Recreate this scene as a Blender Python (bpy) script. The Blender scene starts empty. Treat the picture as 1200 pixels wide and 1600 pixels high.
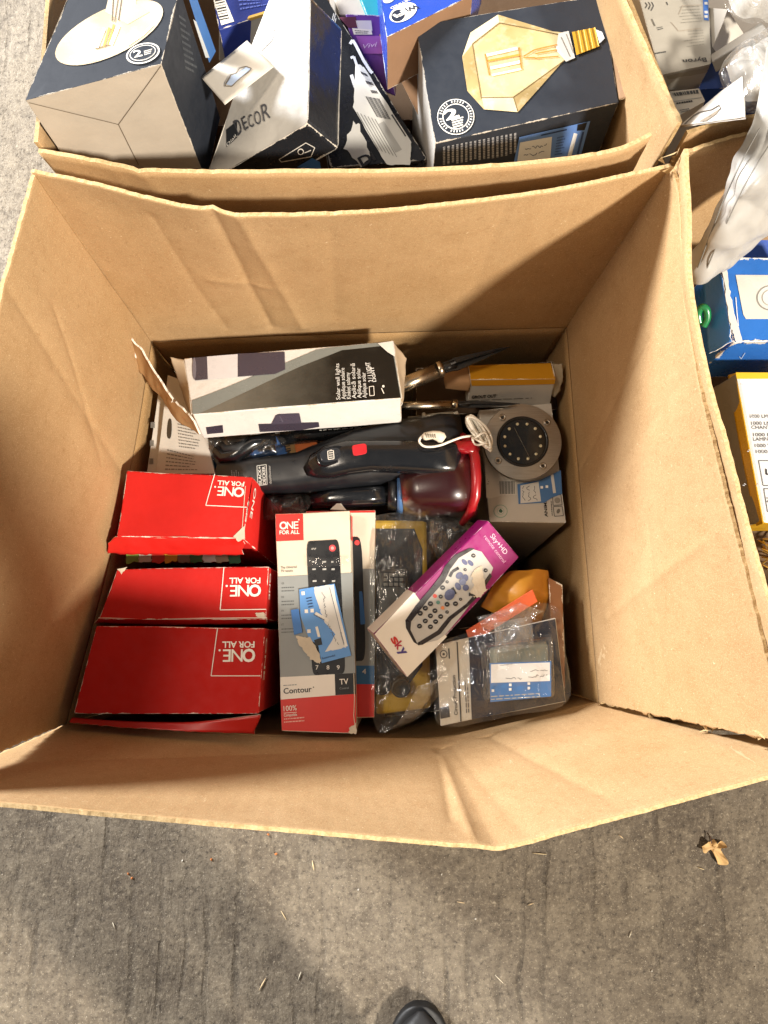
import bpy, bmesh, math, random
from mathutils import Vector, Matrix, noise
from mathutils.geometry import tessellate_polygon, normal as geo_normal
random.seed(7)
scene = bpy.context.scene
COL = scene.collection

# ------------------------------------------------------------------ camera
F, PITCH, CAM_H = 1155.0, math.radians(80), 1.25       # focal length in photo pixels (1200 wide), pitch, height
cam_d = bpy.data.cameras.new('camera'); cam = bpy.data.objects.new('camera', cam_d); COL.objects.link(cam)
cam.location = (0, 0, CAM_H); cam.rotation_euler = (math.pi/2 - PITCH, 0, 0)
cam_d.sensor_fit = 'VERTICAL'; cam_d.sensor_height = 36; cam_d.lens = 36*F/1600
cam_d.clip_start = .02; cam_d.clip_end = 100
scene.camera = cam
# ------------------------------------------------------------------ light
world = bpy.data.worlds.new('World'); scene.world = world; world.use_nodes = True
bg = world.node_tree.nodes['Background']; bg.inputs[0].default_value = (1.0, .96, .92, 1); bg.inputs[1].default_value = .22

def area(name, loc, aim, size, power, color, shape='DISK'):
    l = bpy.data.lights.new(name, 'AREA'); l.shape = shape; l.size = size; l.energy = power; l.color = color
    o = bpy.data.objects.new(name, l); COL.objects.link(o); o.location = loc
    o.rotation_euler = (Vector(aim) - Vector(loc)).to_track_quat('-Z', 'Y').to_euler()
    return o
area('key_lamp', (3.4, -3.5, 4.9), (0, .15, .4), .55, 800, (1.0, .91, .79))
area('door_light', (-4.1, 2.7, 2.9), (-.1, .4, .4), 1.5, 800, (.97, .98, 1.0))
area('flap_fill', (-1.5, .2, 3.2), (0.15, .1, .4), .7, 34, (1.0, .86, .70))  # added fill with no known source overhead, brightens the right flap
vs = scene.view_settings; vs.view_transform = 'Standard'; vs.look = 'None'; vs.exposure = .16; vs.gamma = 1
vs.use_curve_mapping = False
scene.cycles.use_denoising = True
scene.cycles.max_bounces = 7; scene.cycles.diffuse_bounces = 4; scene.cycles.glossy_bounces = 3; scene.cycles.adaptive_threshold = .018; scene.cycles.transparent_max_bounces = 16
scene.cycles.caustics_reflective = False; scene.cycles.caustics_refractive = False

# ------------------------------------------------------------------ pixel <-> world
CAMV = Vector((0, 0, CAM_H)); FW = Vector((0, math.cos(PITCH), -math.sin(PITCH))); UP = Vector((0, math.sin(PITCH), math.cos(PITCH)))
def ray(u, v): return FW + Vector((1, 0, 0))*((u-600)/F) + UP*((800-v)/F)
def at(u, v, z):
    d = ray(u, v); return CAMV + d*((z-CAM_H)/d.z)
def onplane(u, v, p, n):
    d = ray(u, v); return CAMV + d*((p-CAMV).dot(n)/d.dot(n))
def mpp(z): return (CAM_H-z)/F*1.02       # metres per photo pixel at height z

# ------------------------------------------------------------------ colour + materials
def lin(h):
    h = h.lstrip('#'); r = []
    for i in (0, 2, 4):
        c = int(h[i:i+2], 16)/255; r.append(c/12.92 if c <= .04045 else ((c+.055)/1.055)**2.4)
    return (*r, 1)
class NT:
    def __init__(s, name):
        s.m = bpy.data.materials.new(name); s.m.use_nodes = True; s.t = s.m.node_tree; s.b = s.t.nodes['Principled BSDF']
    def n(s, typ, **kw):
        o = s.t.nodes.new(typ)
        for k, v in kw.items():
            if k.startswith('i_'):
                key = k[2:]; o.inputs[int(key) if key.isdigit() else key].default_value = v
            else: setattr(o, k, v)
        return o
    def l(s, a, b): s.t.links.new(a, b)
    def math(s, op, a, b=None, clamp=False):
        o = s.n('ShaderNodeMath', operation=op, use_clamp=clamp)
        for i, x in enumerate((a, b)):
            if x is None: continue
            if isinstance(x, (int, float)): o.inputs[i].default_value = x
            else: s.l(x, o.inputs[i])
        return o.outputs[0]
    def mix(s, fac, a, b, blend='MIX'):
        o = s.n('ShaderNodeMix', data_type='RGBA', blend_type=blend)
        for i, x in ((0, fac), (6, a), (7, b)):
            if isinstance(x, (int, float, tuple)): o.inputs[i].default_value = x
            else: s.l(x, o.inputs[i])
        return o.outputs[2]
    def noise(s, scale, detail=4, rough=.55, vec=None, dist=0):
        o = s.n('ShaderNodeTexNoise', i_Scale=scale, i_Detail=detail, i_Roughness=rough, i_Distortion=dist)
        if vec is not None: s.l(vec, o.inputs['Vector'])
        return o.outputs[0]
    def rng(s, x, a, b, c=0, d=1):
        o = s.n('ShaderNodeMapRange'); s.l(x, o.inputs[0])
        for i, v in enumerate((a, b, c, d)): o.inputs[i+1].default_value = v
        return o.outputs[0]
    def bump(s, h, strength, dist=.001):
        o = s.n('ShaderNodeBump', i_Strength=strength, i_Distance=dist); s.l(h, o.inputs['Height']); s.l(o.outputs[0], s.b.inputs['Normal'])
    def obj(s): return s.n('ShaderNodeTexCoord').outputs['Object']
    def mapped(s, vec, scale, rot=(0, 0, 0)):
        o = s.n('ShaderNodeMapping'); s.l(vec, o.inputs[0]); o.inputs['Scale'].default_value = scale; o.inputs['Rotation'].default_value = rot
        return o.outputs[0]
_cache = {}
def plain(hexc, rough=.5, metal=0.0, coat=0.0, bump=0.0, bscale=300, var=.06, name=None, emit=0):
    k = (hexc, rough, metal, coat, bump, bscale, var)
    if k in _cache: return _cache[k]
    t = NT(name or 'paint_'+hexc.strip('#')); c = lin(hexc); v = t.obj()
    nz = t.noise(38, 5, .6, v)
    d = tuple(x*(1-var*2.5) for x in c[:3])+(1,); e = tuple(min(1, x*(1+var)) for x in c[:3])+(1,)
    t.l(t.mix(nz, d, e), t.b.inputs['Base Color'])
    t.l(t.rng(t.noise(60, 4, .6, v), .3, .7, max(.03, rough-.1), min(1, rough+.12)), t.b.inputs['Roughness'])
    t.b.inputs['Metallic'].default_value = metal
    if coat: t.b.inputs['Coat Weight'].default_value = coat; t.b.inputs['Coat Roughness'].default_value = .12
    if bump: t.bump(t.noise(bscale, 3, .6, v), bump, .0006)
    _cache[k] = t.m; return t.m
def ink(hexc, rough=.42): return plain(hexc, rough, var=.05)
def carton_mat(hexc, rough=.38, wear=.5, wearhex='#d9cfc0', scuff=.25, coat=.0, crumple=.25):
    k = ('carton', hexc, rough, wear, wearhex, scuff, crumple)
    if k in _cache: return _cache[k]
    t = NT('carton_board_'+hexc.strip('#')); c = lin(hexc); v = t.obj()
    a = t.n('ShaderNodeUVMap', uv_map='near'); b = t.n('ShaderNodeUVMap', uv_map='far')
    sa = t.n('ShaderNodeSeparateXYZ'); sb = t.n('ShaderNodeSeparateXYZ'); t.l(a.outputs[0], sa.inputs[0]); t.l(b.outputs[0], sb.inputs[0])
    dist = t.math('MINIMUM', t.math('MINIMUM', sa.outputs[0], sa.outputs[1]), t.math('MINIMUM', sb.outputs[0], sb.outputs[1]))
    n1 = t.noise(55, 6, .7, v); n2 = t.noise(260, 4, .65, v)
    w = t.math('MULTIPLY', t.rng(n1, .46, .78), .0042*wear)
    w = t.math('MULTIPLY', w, t.rng(n2, .25, .7, .2, 1.5))
    mask = t.math('GREATER_THAN', w, dist)
    dk = tuple(x*.80 for x in c[:3])+(1,); lt = tuple(min(1, x*1.07+.004) for x in c[:3])+(1,)
    base = t.mix(t.noise(24, 5, .6, v), dk, lt)
    sc = t.math('MULTIPLY', t.math('GREATER_THAN', t.noise(140, 6, .75, t.mapped(v, (1, .25, 1), (0, 0, .6))), .735), scuff)
    base = t.mix(sc, base, lin(wearhex))
    t.l(t.mix(mask, base, lin(wearhex)), t.b.inputs['Base Color'])
    t.l(t.rng(t.noise(80, 4, .6, v), .3, .7, rough-.1, rough+.14), t.b.inputs['Roughness'])
    h = t.math('ADD', t.math('MULTIPLY', t.noise(34, 3, .5, v), 1.0), t.math('MULTIPLY', t.noise(700, 2, .5, v), .06))
    t.bump(h, crumple, .004)
    t.b.inputs['Specular IOR Level'].default_value = .35
    _cache[k] = t.m; return t.m
def cardboard_mat(name, c0, c1):
    t = NT(name); v = t.obj()
    f = t.noise(1000, 2, .7, v); g = t.noise(5, 5, .6, v); fl = t.noise(230, 4, .75, v); md = t.noise(38, 5, .65, v)
    base = t.mix(t.rng(g, .3, .7), lin(c0), lin(c1))
    base = t.mix(t.rng(md, .45, .75, 0, .28), base, lin('#8f6a40'))
    base = t.mix(t.rng(f, .50, .72, 0, .55), base, lin('#d9bd92'))
    base = t.mix(t.rng(fl, .56, .74, 0, .45), base, lin('#7d5730'))
    sc = t.math('GREATER_THAN', t.noise(60, 5, .7, t.mapped(v, (1, .12, .12), (.5, .3, .9))), .70)
    base = t.mix(t.math('MULTIPLY', sc, .30), base, lin('#e0caa4'))
    sp = t.math('GREATER_THAN', t.noise(330, 2, .5, v), .735)
    base = t.mix(t.math('MULTIPLY', sp, .55), base, lin('#e2cfac'))
    t.l(base, t.b.inputs['Base Color']); t.b.inputs['Roughness'].default_value = .8
    t.b.inputs['Specular IOR Level'].default_value = .2
    w = t.n('ShaderNodeTexWave', wave_type='BANDS', bands_direction='DIAGONAL', i_Scale=46.0, i_Distortion=1.2, i_Detail=1.0); t.l(t.mapped(v, (1, 1, 0)), w.inputs['Vector'])
    h = t.math('ADD', t.math('MULTIPLY', md, .5), t.math('MULTIPLY', t.noise(520, 3, .7, v), .20))
    h = t.math('ADD', h, t.math('MULTIPLY', w.outputs[0], .07)); h = t.math('ADD', h, t.math('MULTIPLY', sc, .05))
    t.bump(h, .32, .003)
    return t.m
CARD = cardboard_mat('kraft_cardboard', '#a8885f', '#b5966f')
CARD2 = cardboard_mat('kraft_cardboard_shaded', '#96764c', '#a4845a')  # same board for walls and bottoms, shade below the crease put into its colour
def edge_mat():
    t = NT('cardboard_cut_edge'); v = t.obj()
    n = t.noise(380, 3, .7, v)
    t.l(t.mix(t.rng(n, .35, .7), lin('#a5875a'), lin('#c4a97c')), t.b.inputs['Base Color']); t.b.inputs['Roughness'].default_value = .85
    t.bump(n, .35, .0015); return t.m
EDGE = edge_mat()
PAPER = plain('#e4ddd0', .75, bump=.2); TORN = plain('#d9cdb8', .9, bump=.7, bscale=420, var=.15)
WHITE, BLACK, NAVY = ink('#ece7dd'), ink('#17181a'), ink('#23283a')
BLUE, BLUEL = ink('#3f78c0'), ink('#5f97d8')
GREY = ink('#8d9292'); DGREY = ink('#4a4c4e'); RED = ink('#cf2a22')
def film_mat(name, tint='#ffffff', haze=.06, gloss=.35, rough=.12):
    t = NT(name); t.t.nodes.remove(t.b); v = t.obj()
    tr = t.n('ShaderNodeBsdfTransparent'); tr.inputs[0].default_value = lin(tint)
    gl = t.n('ShaderNodeBsdfGlossy'); gl.inputs['Roughness'].default_value = rough
    df = t.n('ShaderNodeBsdfDiffuse'); df.inputs[0].default_value = lin('#d8d4cc')
    bp = t.n('ShaderNodeBump', i_Strength=.9, i_Distance=.005); t.l(t.noise(60, 3, .6, t.mapped(v, (1, .4, 1), (0, 0, .5)), 1.2), bp.inputs['Height'])
    for x in (gl, df): t.l(bp.outputs[0], x.inputs['Normal'])
    lw = t.n('ShaderNodeLayerWeight'); lw.inputs[0].default_value = .35; t.l(bp.outputs[0], lw.inputs['Normal'])
    m1 = t.n('ShaderNodeMixShader'); t.l(t.rng(lw.outputs['Facing'], 0, 1, gloss*.15, min(1, gloss*2.0)), m1.inputs[0]); t.l(tr.outputs[0], m1.inputs[1]); t.l(gl.outputs[0], m1.inputs[2])
    m2 = t.n('ShaderNodeMixShader'); t.l(t.rng(t.noise(30, 4, .6, v), .4, .75, haze*.4, haze*2.2), m2.inputs[0]); t.l(m1.outputs[0], m2.inputs[1]); t.l(df.outputs[0], m2.inputs[2])
    t.l(m2.outputs[0], t.t.nodes['Material Output'].inputs[0]); return t.m
FILM = film_mat('clear_film', '#ffffff', .018, .22, .10); FILMH = film_mat('hazy_film', '#f4f4f4', .14, .40, .16); FILMD = film_mat('smoky_film', '#8f8b86', .10, .5, .15)

# ------------------------------------------------------------------ object helpers
def tag(o, label=None, cat=None, group=None, kind=None):
    for k, v in (('label', label), ('category', cat), ('group', group), ('kind', kind)):
        if v: o[k] = v
    return o
def thing(name, label, cat, M=None, group=None):
    o = bpy.data.objects.new(name, None); COL.objects.link(o); o.empty_display_size = .02
    o.matrix_world = M if M is not None else Matrix.Identity(4)
    return tag(o, label, cat, group)
def mk(name, verts, faces, mats, parent=None, mi=None, smooth=False, loc=None, uvs=None, bevel=0):
    """one mesh object from WORLD coordinates; parent keeps its own matrix"""
    M = parent.matrix_world.copy() if parent else (Matrix.Translation(loc) if loc is not None else Matrix.Identity(4))
    p = parent
    chain = Matrix.Identity(4)
    while p is not None:
        chain = p.matrix_basis @ chain; p = p.parent
    if parent: M = chain
    Mi = M.inverted()
    me = bpy.data.meshes.new(name); me.from_pydata([Mi @ Vector(v) for v in verts], [], faces)
    if not isinstance(mats, (list, tuple)): mats = [mats]
    for m in mats: me.materials.append(m)
    if mi:
        for p_, i in zip(me.polygons, mi): p_.material_index = i
    if smooth:
        for p_ in me.polygons: p_.use_smooth = True
    if uvs:
        for un, data in uvs.items():
            lay = me.uv_layers.new(name=un)
            for i, d in enumerate(data): lay.data[i].uv = d
    me.update()
    o = bpy.data.objects.new(name, me); COL.objects.link(o)
    if parent: o.parent = parent
    elif loc is not None: o.matrix_world = M
    if bevel:
        b = o.modifiers.new('bevel', 'BEVEL'); b.width = bevel; b.segments = 2; b.limit_method = 'ANGLE'; b.angle_limit = math.radians(40)
    return o
def dnoise(p, f, seed): return noise.noise(Vector((p[0]*f+seed*7.3, p[1]*f-seed*3.1, p[2]*f+seed)))

# ---- font glyph meshes
_tc = {}
def glyphs(s, bold=0.0, shear=0.0):
    k = (s, bold, shear)
    if k in _tc: return _tc[k]
    c = bpy.data.curves.new('t', 'FONT'); c.body = s; c.resolution_u = 3; c.offset = bold; c.shear = shear
    o = bpy.data.objects.new('t', c); COL.objects.link(o)
    me = bpy.data.meshes.new_from_object(o.evaluated_get(bpy.context.evaluated_depsgraph_get()))
    vs_ = [(v.co.x, v.co.y) for v in me.vertices]; fs = [tuple(p.vertices) for p in me.polygons]
    bpy.data.objects.remove(o); bpy.data.curves.remove(c); bpy.data.meshes.remove(me)
    xs = [v[0] for v in vs_] or [0, 1]; x0, x1 = min(xs), max(xs)
    vs_ = [((x-x0)/max(1e-6, x1-x0), y/.70) for x, y in vs_]      # width 1, cap height ~1
    _tc[k] = (vs_, fs); return _tc[k]

# ---- flat print on a plane of a thing
class Print:
    def __init__(s, p, n, deform=None, base=.00035):
        s.p, s.n, s.def_, s.base = p.copy(), n.normalized(), deform, base
        s.v, s.f, s.mi, s.mats, s.k = [], [], [], [], 0
    def m(s, mat):
        if mat not in s.mats: s.mats.append(mat)
        return s.mats.index(mat)
    def P(s, q): return onplane(q[0], q[1], s.p, s.n)
    def _add(s, pts, faces, mat, lay):
        off = s.base + .00022*lay; b = len(s.v); i = s.m(mat)
        s.v += [q + s.n*off for q in pts]
        s.f += [tuple(b+j for j in f) for f in faces]; s.mi += [i]*len(faces)
    def wpoly(s, pts, mat, lay=0):
        X = (pts[1]-pts[0]).normalized(); Y = s.n.cross(X)
        tri = tessellate_polygon([[Vector(((q-pts[0]).dot(X), (q-pts[0]).dot(Y), 0)) for q in pts]])
        out = []
        for t in tri:
            a, b, c = t
            nn = (pts[b]-pts[a]).cross(pts[c]-pts[a])
            out.append((a, b, c) if nn.dot(s.n) > 0 else (a, c, b))
        s._add(pts, out, mat, lay); return s
    def poly(s, px, mat, lay=0): return s.wpoly([s.P(q) for q in px], mat, lay)
    def rpoly(s, px, mat, lay=0, jag=1.5, n=8, seed=0):      # ragged outline (torn paper)
        rnd = random.Random(seed); out = []
        for i in range(len(px)):
            a, b = px[i], px[(i+1) % len(px)]
            for k in range(n):
                t = k/n; out.append((a[0]+(b[0]-a[0])*t+rnd.uniform(-jag, jag), a[1]+(b[1]-a[1])*t+rnd.uniform(-jag, jag)))
        return s.poly(out, mat, lay)
    def line(s, a, b, w, mat, lay=1):
        dx, dy = b[0]-a[0], b[1]-a[1]; L = math.hypot(dx, dy) or 1; nx, ny = -dy/L*w/2, dx/L*w/2
        return s.poly([(a[0]+nx, a[1]+ny), (b[0]+nx, b[1]+ny), (b[0]-nx, b[1]-ny), (a[0]-nx, a[1]-ny)], mat, lay)
    def path(s, pts, w, mat, lay=1, closed=False):
        pp = list(pts)+([pts[0]] if closed else [])
        for a, b in zip(pp, pp[1:]): s.line(a, b, w, mat, lay)
        return s
    def ell(s, c, rx, ry, mat, lay=1, rot=0, n=22):
        cr, sr = math.cos(rot), math.sin(rot)
        return s.poly([(c[0]+rx*math.cos(2*math.pi*i/n)*cr-ry*math.sin(2*math.pi*i/n)*sr, c[1]+rx*math.cos(2*math.pi*i/n)*sr+ry*math.sin(2*math.pi*i/n)*cr) for i in range(n)], mat, lay)
    def rrect(s, quad, r, mat, lay=1):                        # rounded quad, r as share of the edge
        out = []
        for i in range(4):
            p, c, q = Vector(quad[i-1]), Vector(quad[i]), Vector(quad[(i+1) % 4])
            a, b = c+(p-c)*r, c+(q-c)*r
            for t in (0, .25, .5, .75, 1): out.append(tuple(a*(1-t)**2+c*2*t*(1-t)+b*t*t))
        return s.poly(out, mat, lay)
    def text(s, body, p0, p1, hpx, mat, lay=2, bold=0.0, shear=0.0):
        vs_, fs = glyphs(body, bold, shear)
        A, B = s.P(p0), s.P(p1); X = B-A; W = X.length; Xn = X/W; Y = s.n.cross(Xn)
        h = hpx*W/math.hypot(p1[0]-p0[0], p1[1]-p0[1])
        s._add([A+Xn*(x*W)+Y*(y*h) for x, y in vs_], fs, mat, lay); return s
    def lines(s, quad, rows, mat, lay=1, fill=.5, seed=0, words=True, short=.35):   # rows of text too small to read
        rnd = random.Random(seed); a, b, c, d = [Vector(q) for q in quad]            # a-b is the direction of reading
        for r in range(rows):
            t0, t1 = (r+.5-fill/2)/rows, (r+.5+fill/2)/rows
            x, end = 0.0, 1-rnd.random()*short
            while x < end:
                w = min(rnd.uniform(.04, .13) if words else end, end-x)
                q = [(a*(1-u)+b*u)*(1-t)+(d*(1-u)+c*u)*t for u, t in ((x, t0), (x+w, t0), (x+w, t1), (x, t1))]
                s.poly([tuple(z) for z in q], mat, lay); x += w+.025
        return s
    def scrawl(s, a, b, hpx, mat, lay=2, seed=0, w=1.0):
        rnd = random.Random(seed); a, b = Vector(a), Vector(b); d = b-a; n = Vector((-d.y, d.x)).normalized()
        k = max(6, int(d.length/2.2)); pts = [tuple(a+d*(i/k)+n*hpx*rnd.uniform(-.5, .5)) for i in range(k+1)]
        i = 0
        while i < k:
            j = min(k, i+rnd.randint(3, 7)); s.path(pts[i:j+1], w, mat, lay); i = j+1
        return s
    def build(s, name, parent, sub=.012):
        if not s.f: return None
        bm = bmesh.new(); vv = [bm.verts.new(v) for v in s.v]
        for f, i in zip(s.f, s.mi):
            try: g = bm.faces.new([vv[j] for j in f]); g.material_index = i
            except ValueError: pass
        if s.def_:
            for _ in range(4):
                es = [e for e in bm.edges if e.calc_length() > sub]
                if not es: break
                bmesh.ops.subdivide_edges(bm, edges=es, cuts=1); bmesh.ops.triangulate(bm, faces=bm.faces[:])
            for v in bm.verts: v.co += s.n*s.def_(v.co)
        bm.verts.index_update()
        o = mk(name, [v.co.copy() for v in bm.verts], [tuple(v.index for v in f.verts) for f in bm.faces], s.mats, parent, [f.material_index for f in bm.faces])
        bm.free(); return o

# ---- small printed carton: a prism under a quad given in the photo, top plane through three heights
class Carton:
    SIDES = ('back', 'right', 'front', 'left')
    def __init__(s, name, label, cat, quad, z, depth, mats, group=None, amp=.0005, seed=0, bevel=.0011, freq=17, body='carton_body', splay=None):
        z = (z, z, z) if isinstance(z, (int, float)) else z
        a, b, d = at(*quad[0], z[0]), at(*quad[1], z[1]), at(*quad[3], z[2])
        n = (b-a).cross(d-a).normalized(); n = n if n.z > 0 else -n
        c = onplane(*quad[2], a, n); s.T = [a, b, c, d]; s.N = n; s.depth = depth
        s.amp, s.freq, s.seed = amp, freq, seed
        s.Bt = [q-n*depth for q in s.T]
        if splay: s.Bt = [q+Vector(w) for q, w in zip(s.Bt, splay)]
        U = (b-a).normalized(); V = n.cross(U); O = sum(s.Bt, Vector())/4
        M = Matrix(((U.x, V.x, n.x, O.x), (U.y, V.y, n.y, O.y), (U.z, V.z, n.z, O.z), (0, 0, 0, 1)))
        s.o = thing(name, label, cat, M, group)
        s.planes = {'top': (a, n)}
        faces = {'top': [a, b, c, d], 'bottom': [s.Bt[1], s.Bt[0], s.Bt[3], s.Bt[2]]}
        ctr = sum(s.T+s.Bt, Vector())/8
        for i, nm in enumerate(s.SIDES):
            q = [s.T[(i+1) % 4], s.T[i], s.Bt[i], s.Bt[(i+1) % 4]]; faces[nm] = q
            nn = (q[1]-q[0]).cross(q[3]-q[0]).normalized()
            if nn.dot(sum(q, Vector())/4-ctr) < 0: nn = -nn
            s.planes[nm] = (q[0], nn)
        if (faces['top'][1]-faces['top'][0]).cross(faces['top'][3]-faces['top'][0]).dot(n) < 0:
            faces = {k: q[::-1] for k, q in faces.items()}
        ml, vl, fl, mi, un, uf = [], [], [], [], [], []
        bm = bmesh.new(); ln, lf = bm.loops.layers.uv.new('near'), bm.loops.layers.uv.new('far')
        for nm, q in faces.items():
            m = mats.get(nm, mats['all']) if isinstance(mats, dict) else mats
            if m not in ml: ml.append(m)
            W, Hh = ((q[1]-q[0]).length+(q[2]-q[3]).length)/2, ((q[3]-q[0]).length+(q[2]-q[1]).length)/2
            nx, ny = max(1, min(28, round(W/.011))), max(1, min(28, round(Hh/.011)))
            g = [[bm.verts.new((q[0]*(1-i/nx)+q[1]*(i/nx))*(1-j/ny)+(q[3]*(1-i/nx)+q[2]*(i/nx))*(j/ny)) for i in range(nx+1)] for j in range(ny+1)]
            for j in range(ny):
                for i in range(nx):
                    f = bm.faces.new((g[j][i], g[j][i+1], g[j+1][i+1], g[j+1][i])); f.material_index = ml.index(m)
                    for lp, (x, y) in zip(f.loops, ((i, j), (i+1, j), (i+1, j+1), (i, j+1))):
                        lp[ln].uv = (x/nx*W, y/ny*Hh); lp[lf].uv = (W-x/nx*W, Hh-y/ny*Hh)
        bmesh.ops.remove_doubles(bm, verts=bm.verts[:], dist=.0003)
        bm.normal_update()
        for v in bm.verts: v.co = v.co + v.normal*s.d(v.co)
        bm.verts.index_update()
        un = [tuple(lp[ln].uv) for f in bm.faces for lp in f.loops]; uf = [tuple(lp[lf].uv) for f in bm.faces for lp in f.loops]
        s.body = mk(body, [v.co.copy() for v in bm.verts], [tuple(v.index for v in f.verts) for f in bm.faces], ml, s.o, [f.material_index for f in bm.faces], uvs={'near': un, 'far': uf}, bevel=bevel)
        bm.free()
    def d(s, p): return s.amp*dnoise(p, s.freq, s.seed)
    def pr(s, face='top', base=.00035):
        p, n = s.planes[face]; return Print(p, n, s.d, base)
    def bottom_px(s): return None

# ---- sheet with thickness through rows of control points
def cr(p, t):                                            # catmull-rom through a polyline, t in 0..1
    n = len(p)-1; x = min(t*n, n-1e-6); i = int(x); f = x-i
    p0, p1, p2, p3 = p[max(i-1, 0)], p[i], p[i+1], p[min(i+2, n)]
    return .5*((2*p1)+(p2-p0)*f+(2*p0-5*p1+4*p2-p3)*f*f+(3*p1-p0-3*p2+p3)*f**3)
def sheet(name, rows, parent, mat, edge=None, thick=.0035, nx=70, ny=36, away=None, amp=.002, freq=6, seed=0, creases=(), rag=(0, 0, 0, 0), smoothrows=False, straight=False, smooth=True):
    edge = edge or mat
    def ev(s_, t):
        cols = [(cr(r, s_) if not straight else _ln(r, s_)) for r in rows]
        return cr(cols, t) if smoothrows else _ln(cols, t)
    W = (rows[0][0]-rows[0][-1]).length; Hh = (rows[0][0]-rows[-1][0]).length
    g = [[ev(i/nx, j/ny) for i in range(nx+1)] for j in range(ny+1)]
    if any(rag):
        for i in range(nx+1):
            if rag[0]: g[0][i] = g[0][i]+(g[1][i]-g[0][i]).normalized()*rag[0]*(dnoise(g[0][i], 160, seed)+.5*dnoise(g[0][i], 420, seed))
            if rag[1]: g[ny][i] = g[ny][i]+(g[ny-1][i]-g[ny][i]).normalized()*rag[1]*(dnoise(g[ny][i], 160, seed)+.5*dnoise(g[ny][i], 420, seed))
        for j in range(ny+1):
            if rag[2]: g[j][0] = g[j][0]+(g[j][1]-g[j][0]).normalized()*rag[2]*(dnoise(g[j][0], 120, seed)+.5*dnoise(g[j][0], 420, seed))
            if rag[3]: g[j][nx] = g[j][nx]+(g[j][nx-1]-g[j][nx]).normalized()*rag[3]*(dnoise(g[j][nx], 120, seed)+.5*dnoise(g[j][nx], 420, seed))
    nr = [[None]*(nx+1) for _ in range(ny+1)]
    for j in range(ny+1):
        for i in range(nx+1):
            du = g[j][min(i+1, nx)]-g[j][max(i-1, 0)]; dv = g[min(j+1, ny)][i]-g[max(j-1, 0)][i]
            n = du.cross(dv); nr[j][i] = n.normalized() if n.length > 1e-12 else Vector((0, 0, 1))
    c = g[ny//2][nx//2]
    sg = 1 if (away is None or nr[ny//2][nx//2].dot(c-Vector(away)) > 0) else -1   # outward
    for j in range(ny+1):
        for i in range(nx+1):
            p = g[j][i]; fade = min(1, j/ny*6, (ny-j)/ny*6+.4)
            d = amp*fade*(dnoise(p, freq, seed)+.45*dnoise(p, freq*2.7, seed+3))
            for (a, b, ca, cw) in creases:
                A, B, Q = Vector((a[0]*W, a[1]*Hh)), Vector((b[0]*W, b[1]*Hh)), Vector((i/nx*W, j/ny*Hh))
                ab = B-A; t = max(0, min(1, (Q-A).dot(ab)/ab.length_squared)); r = (Q-A-ab*t).length+.0012*dnoise(p, 60, seed)
                d += ca*.8*math.exp(-(abs(r)/(cw*.75)))
            g[j][i] = p+nr[j][i]*sg*d
    inner = [q for r in g for q in r]; outer = [g[j][i]+nr[j][i]*sg*thick for j in range(ny+1) for i in range(nx+1)]
    N = len(inner); idx = lambda i, j: j*(nx+1)+i
    fs, mi = [], []
    for j in range(ny):
        for i in range(nx):
            a, b, c_, d_ = idx(i, j), idx(i+1, j), idx(i+1, j+1), idx(i, j+1)
            q = (a, b, c_, d_)
            fs.append(q[::-1] if sg > 0 else q); mi.append(0)
            q2 = tuple(N+k for k in q); fs.append(q2 if sg > 0 else q2[::-1]); mi.append(0)
    if thick > 0:
        bord = [idx(i, 0) for i in range(nx)]+[idx(nx, j) for j in range(ny)]+[idx(i, ny) for i in range(nx, 0, -1)]+[idx(0, j) for j in range(ny, 0, -1)]
        for k in range(len(bord)):
            a, b = bord[k], bord[(k+1) % len(bord)]; q = (a, b, N+b, N+a); fs.append(q if sg > 0 else q[::-1]); mi.append(1)
        verts = inner+outer
    else:
        fs = fs[0::2]; mi = mi[0::2]; verts = inner
    o = mk(name, verts, fs, [mat, edge], parent, mi, loc=None if parent else c)
    if smooth:
        for p_, m_ in zip(o.data.polygons, mi): p_.use_smooth = (m_ == 0)
    return o
def _ln(p, t):
    n = len(p)-1; x = min(t*n, n-1e-6); i = int(x); return p[i].lerp(p[i+1], x-i)

# ---- loft along a path: sections (centre, half width, half height, squareness)
def loft(name, secs, mat, parent=None, n=22, loc=None, up=Vector((0, 0, 1)), cap=True, smooth=True, mats=None, bevel=0):
    vs_, fs = [], []
    C = [Vector(s[0]) for s in secs]
    for k, s in enumerate(secs):
        d = (C[min(k+1, len(C)-1)]-C[max(k-1, 0)]).normalized(); side = d.cross(up).normalized(); u2 = side.cross(d)
        e = 2/(s[3] if len(s) > 3 else 2)
        for i in range(n):
            a = 2*math.pi*i/n; ca, sa = math.cos(a), math.sin(a)
            vs_.append(C[k]+side*s[1]*math.copysign(abs(ca)**e, ca)+u2*s[2]*math.copysign(abs(sa)**e, sa))
    for k in range(len(secs)-1):
        for i in range(n):
            j = (i+1) % n; fs.append((k*n+i, k*n+j, (k+1)*n+j, (k+1)*n+i))
    if cap:
        fs.append(tuple(range(n))[::-1]); fs.append(tuple((len(secs)-1)*n+i for i in range(n)))
    return mk(name, vs_, fs, mat, parent, smooth=smooth, loc=loc, bevel=bevel)
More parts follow.
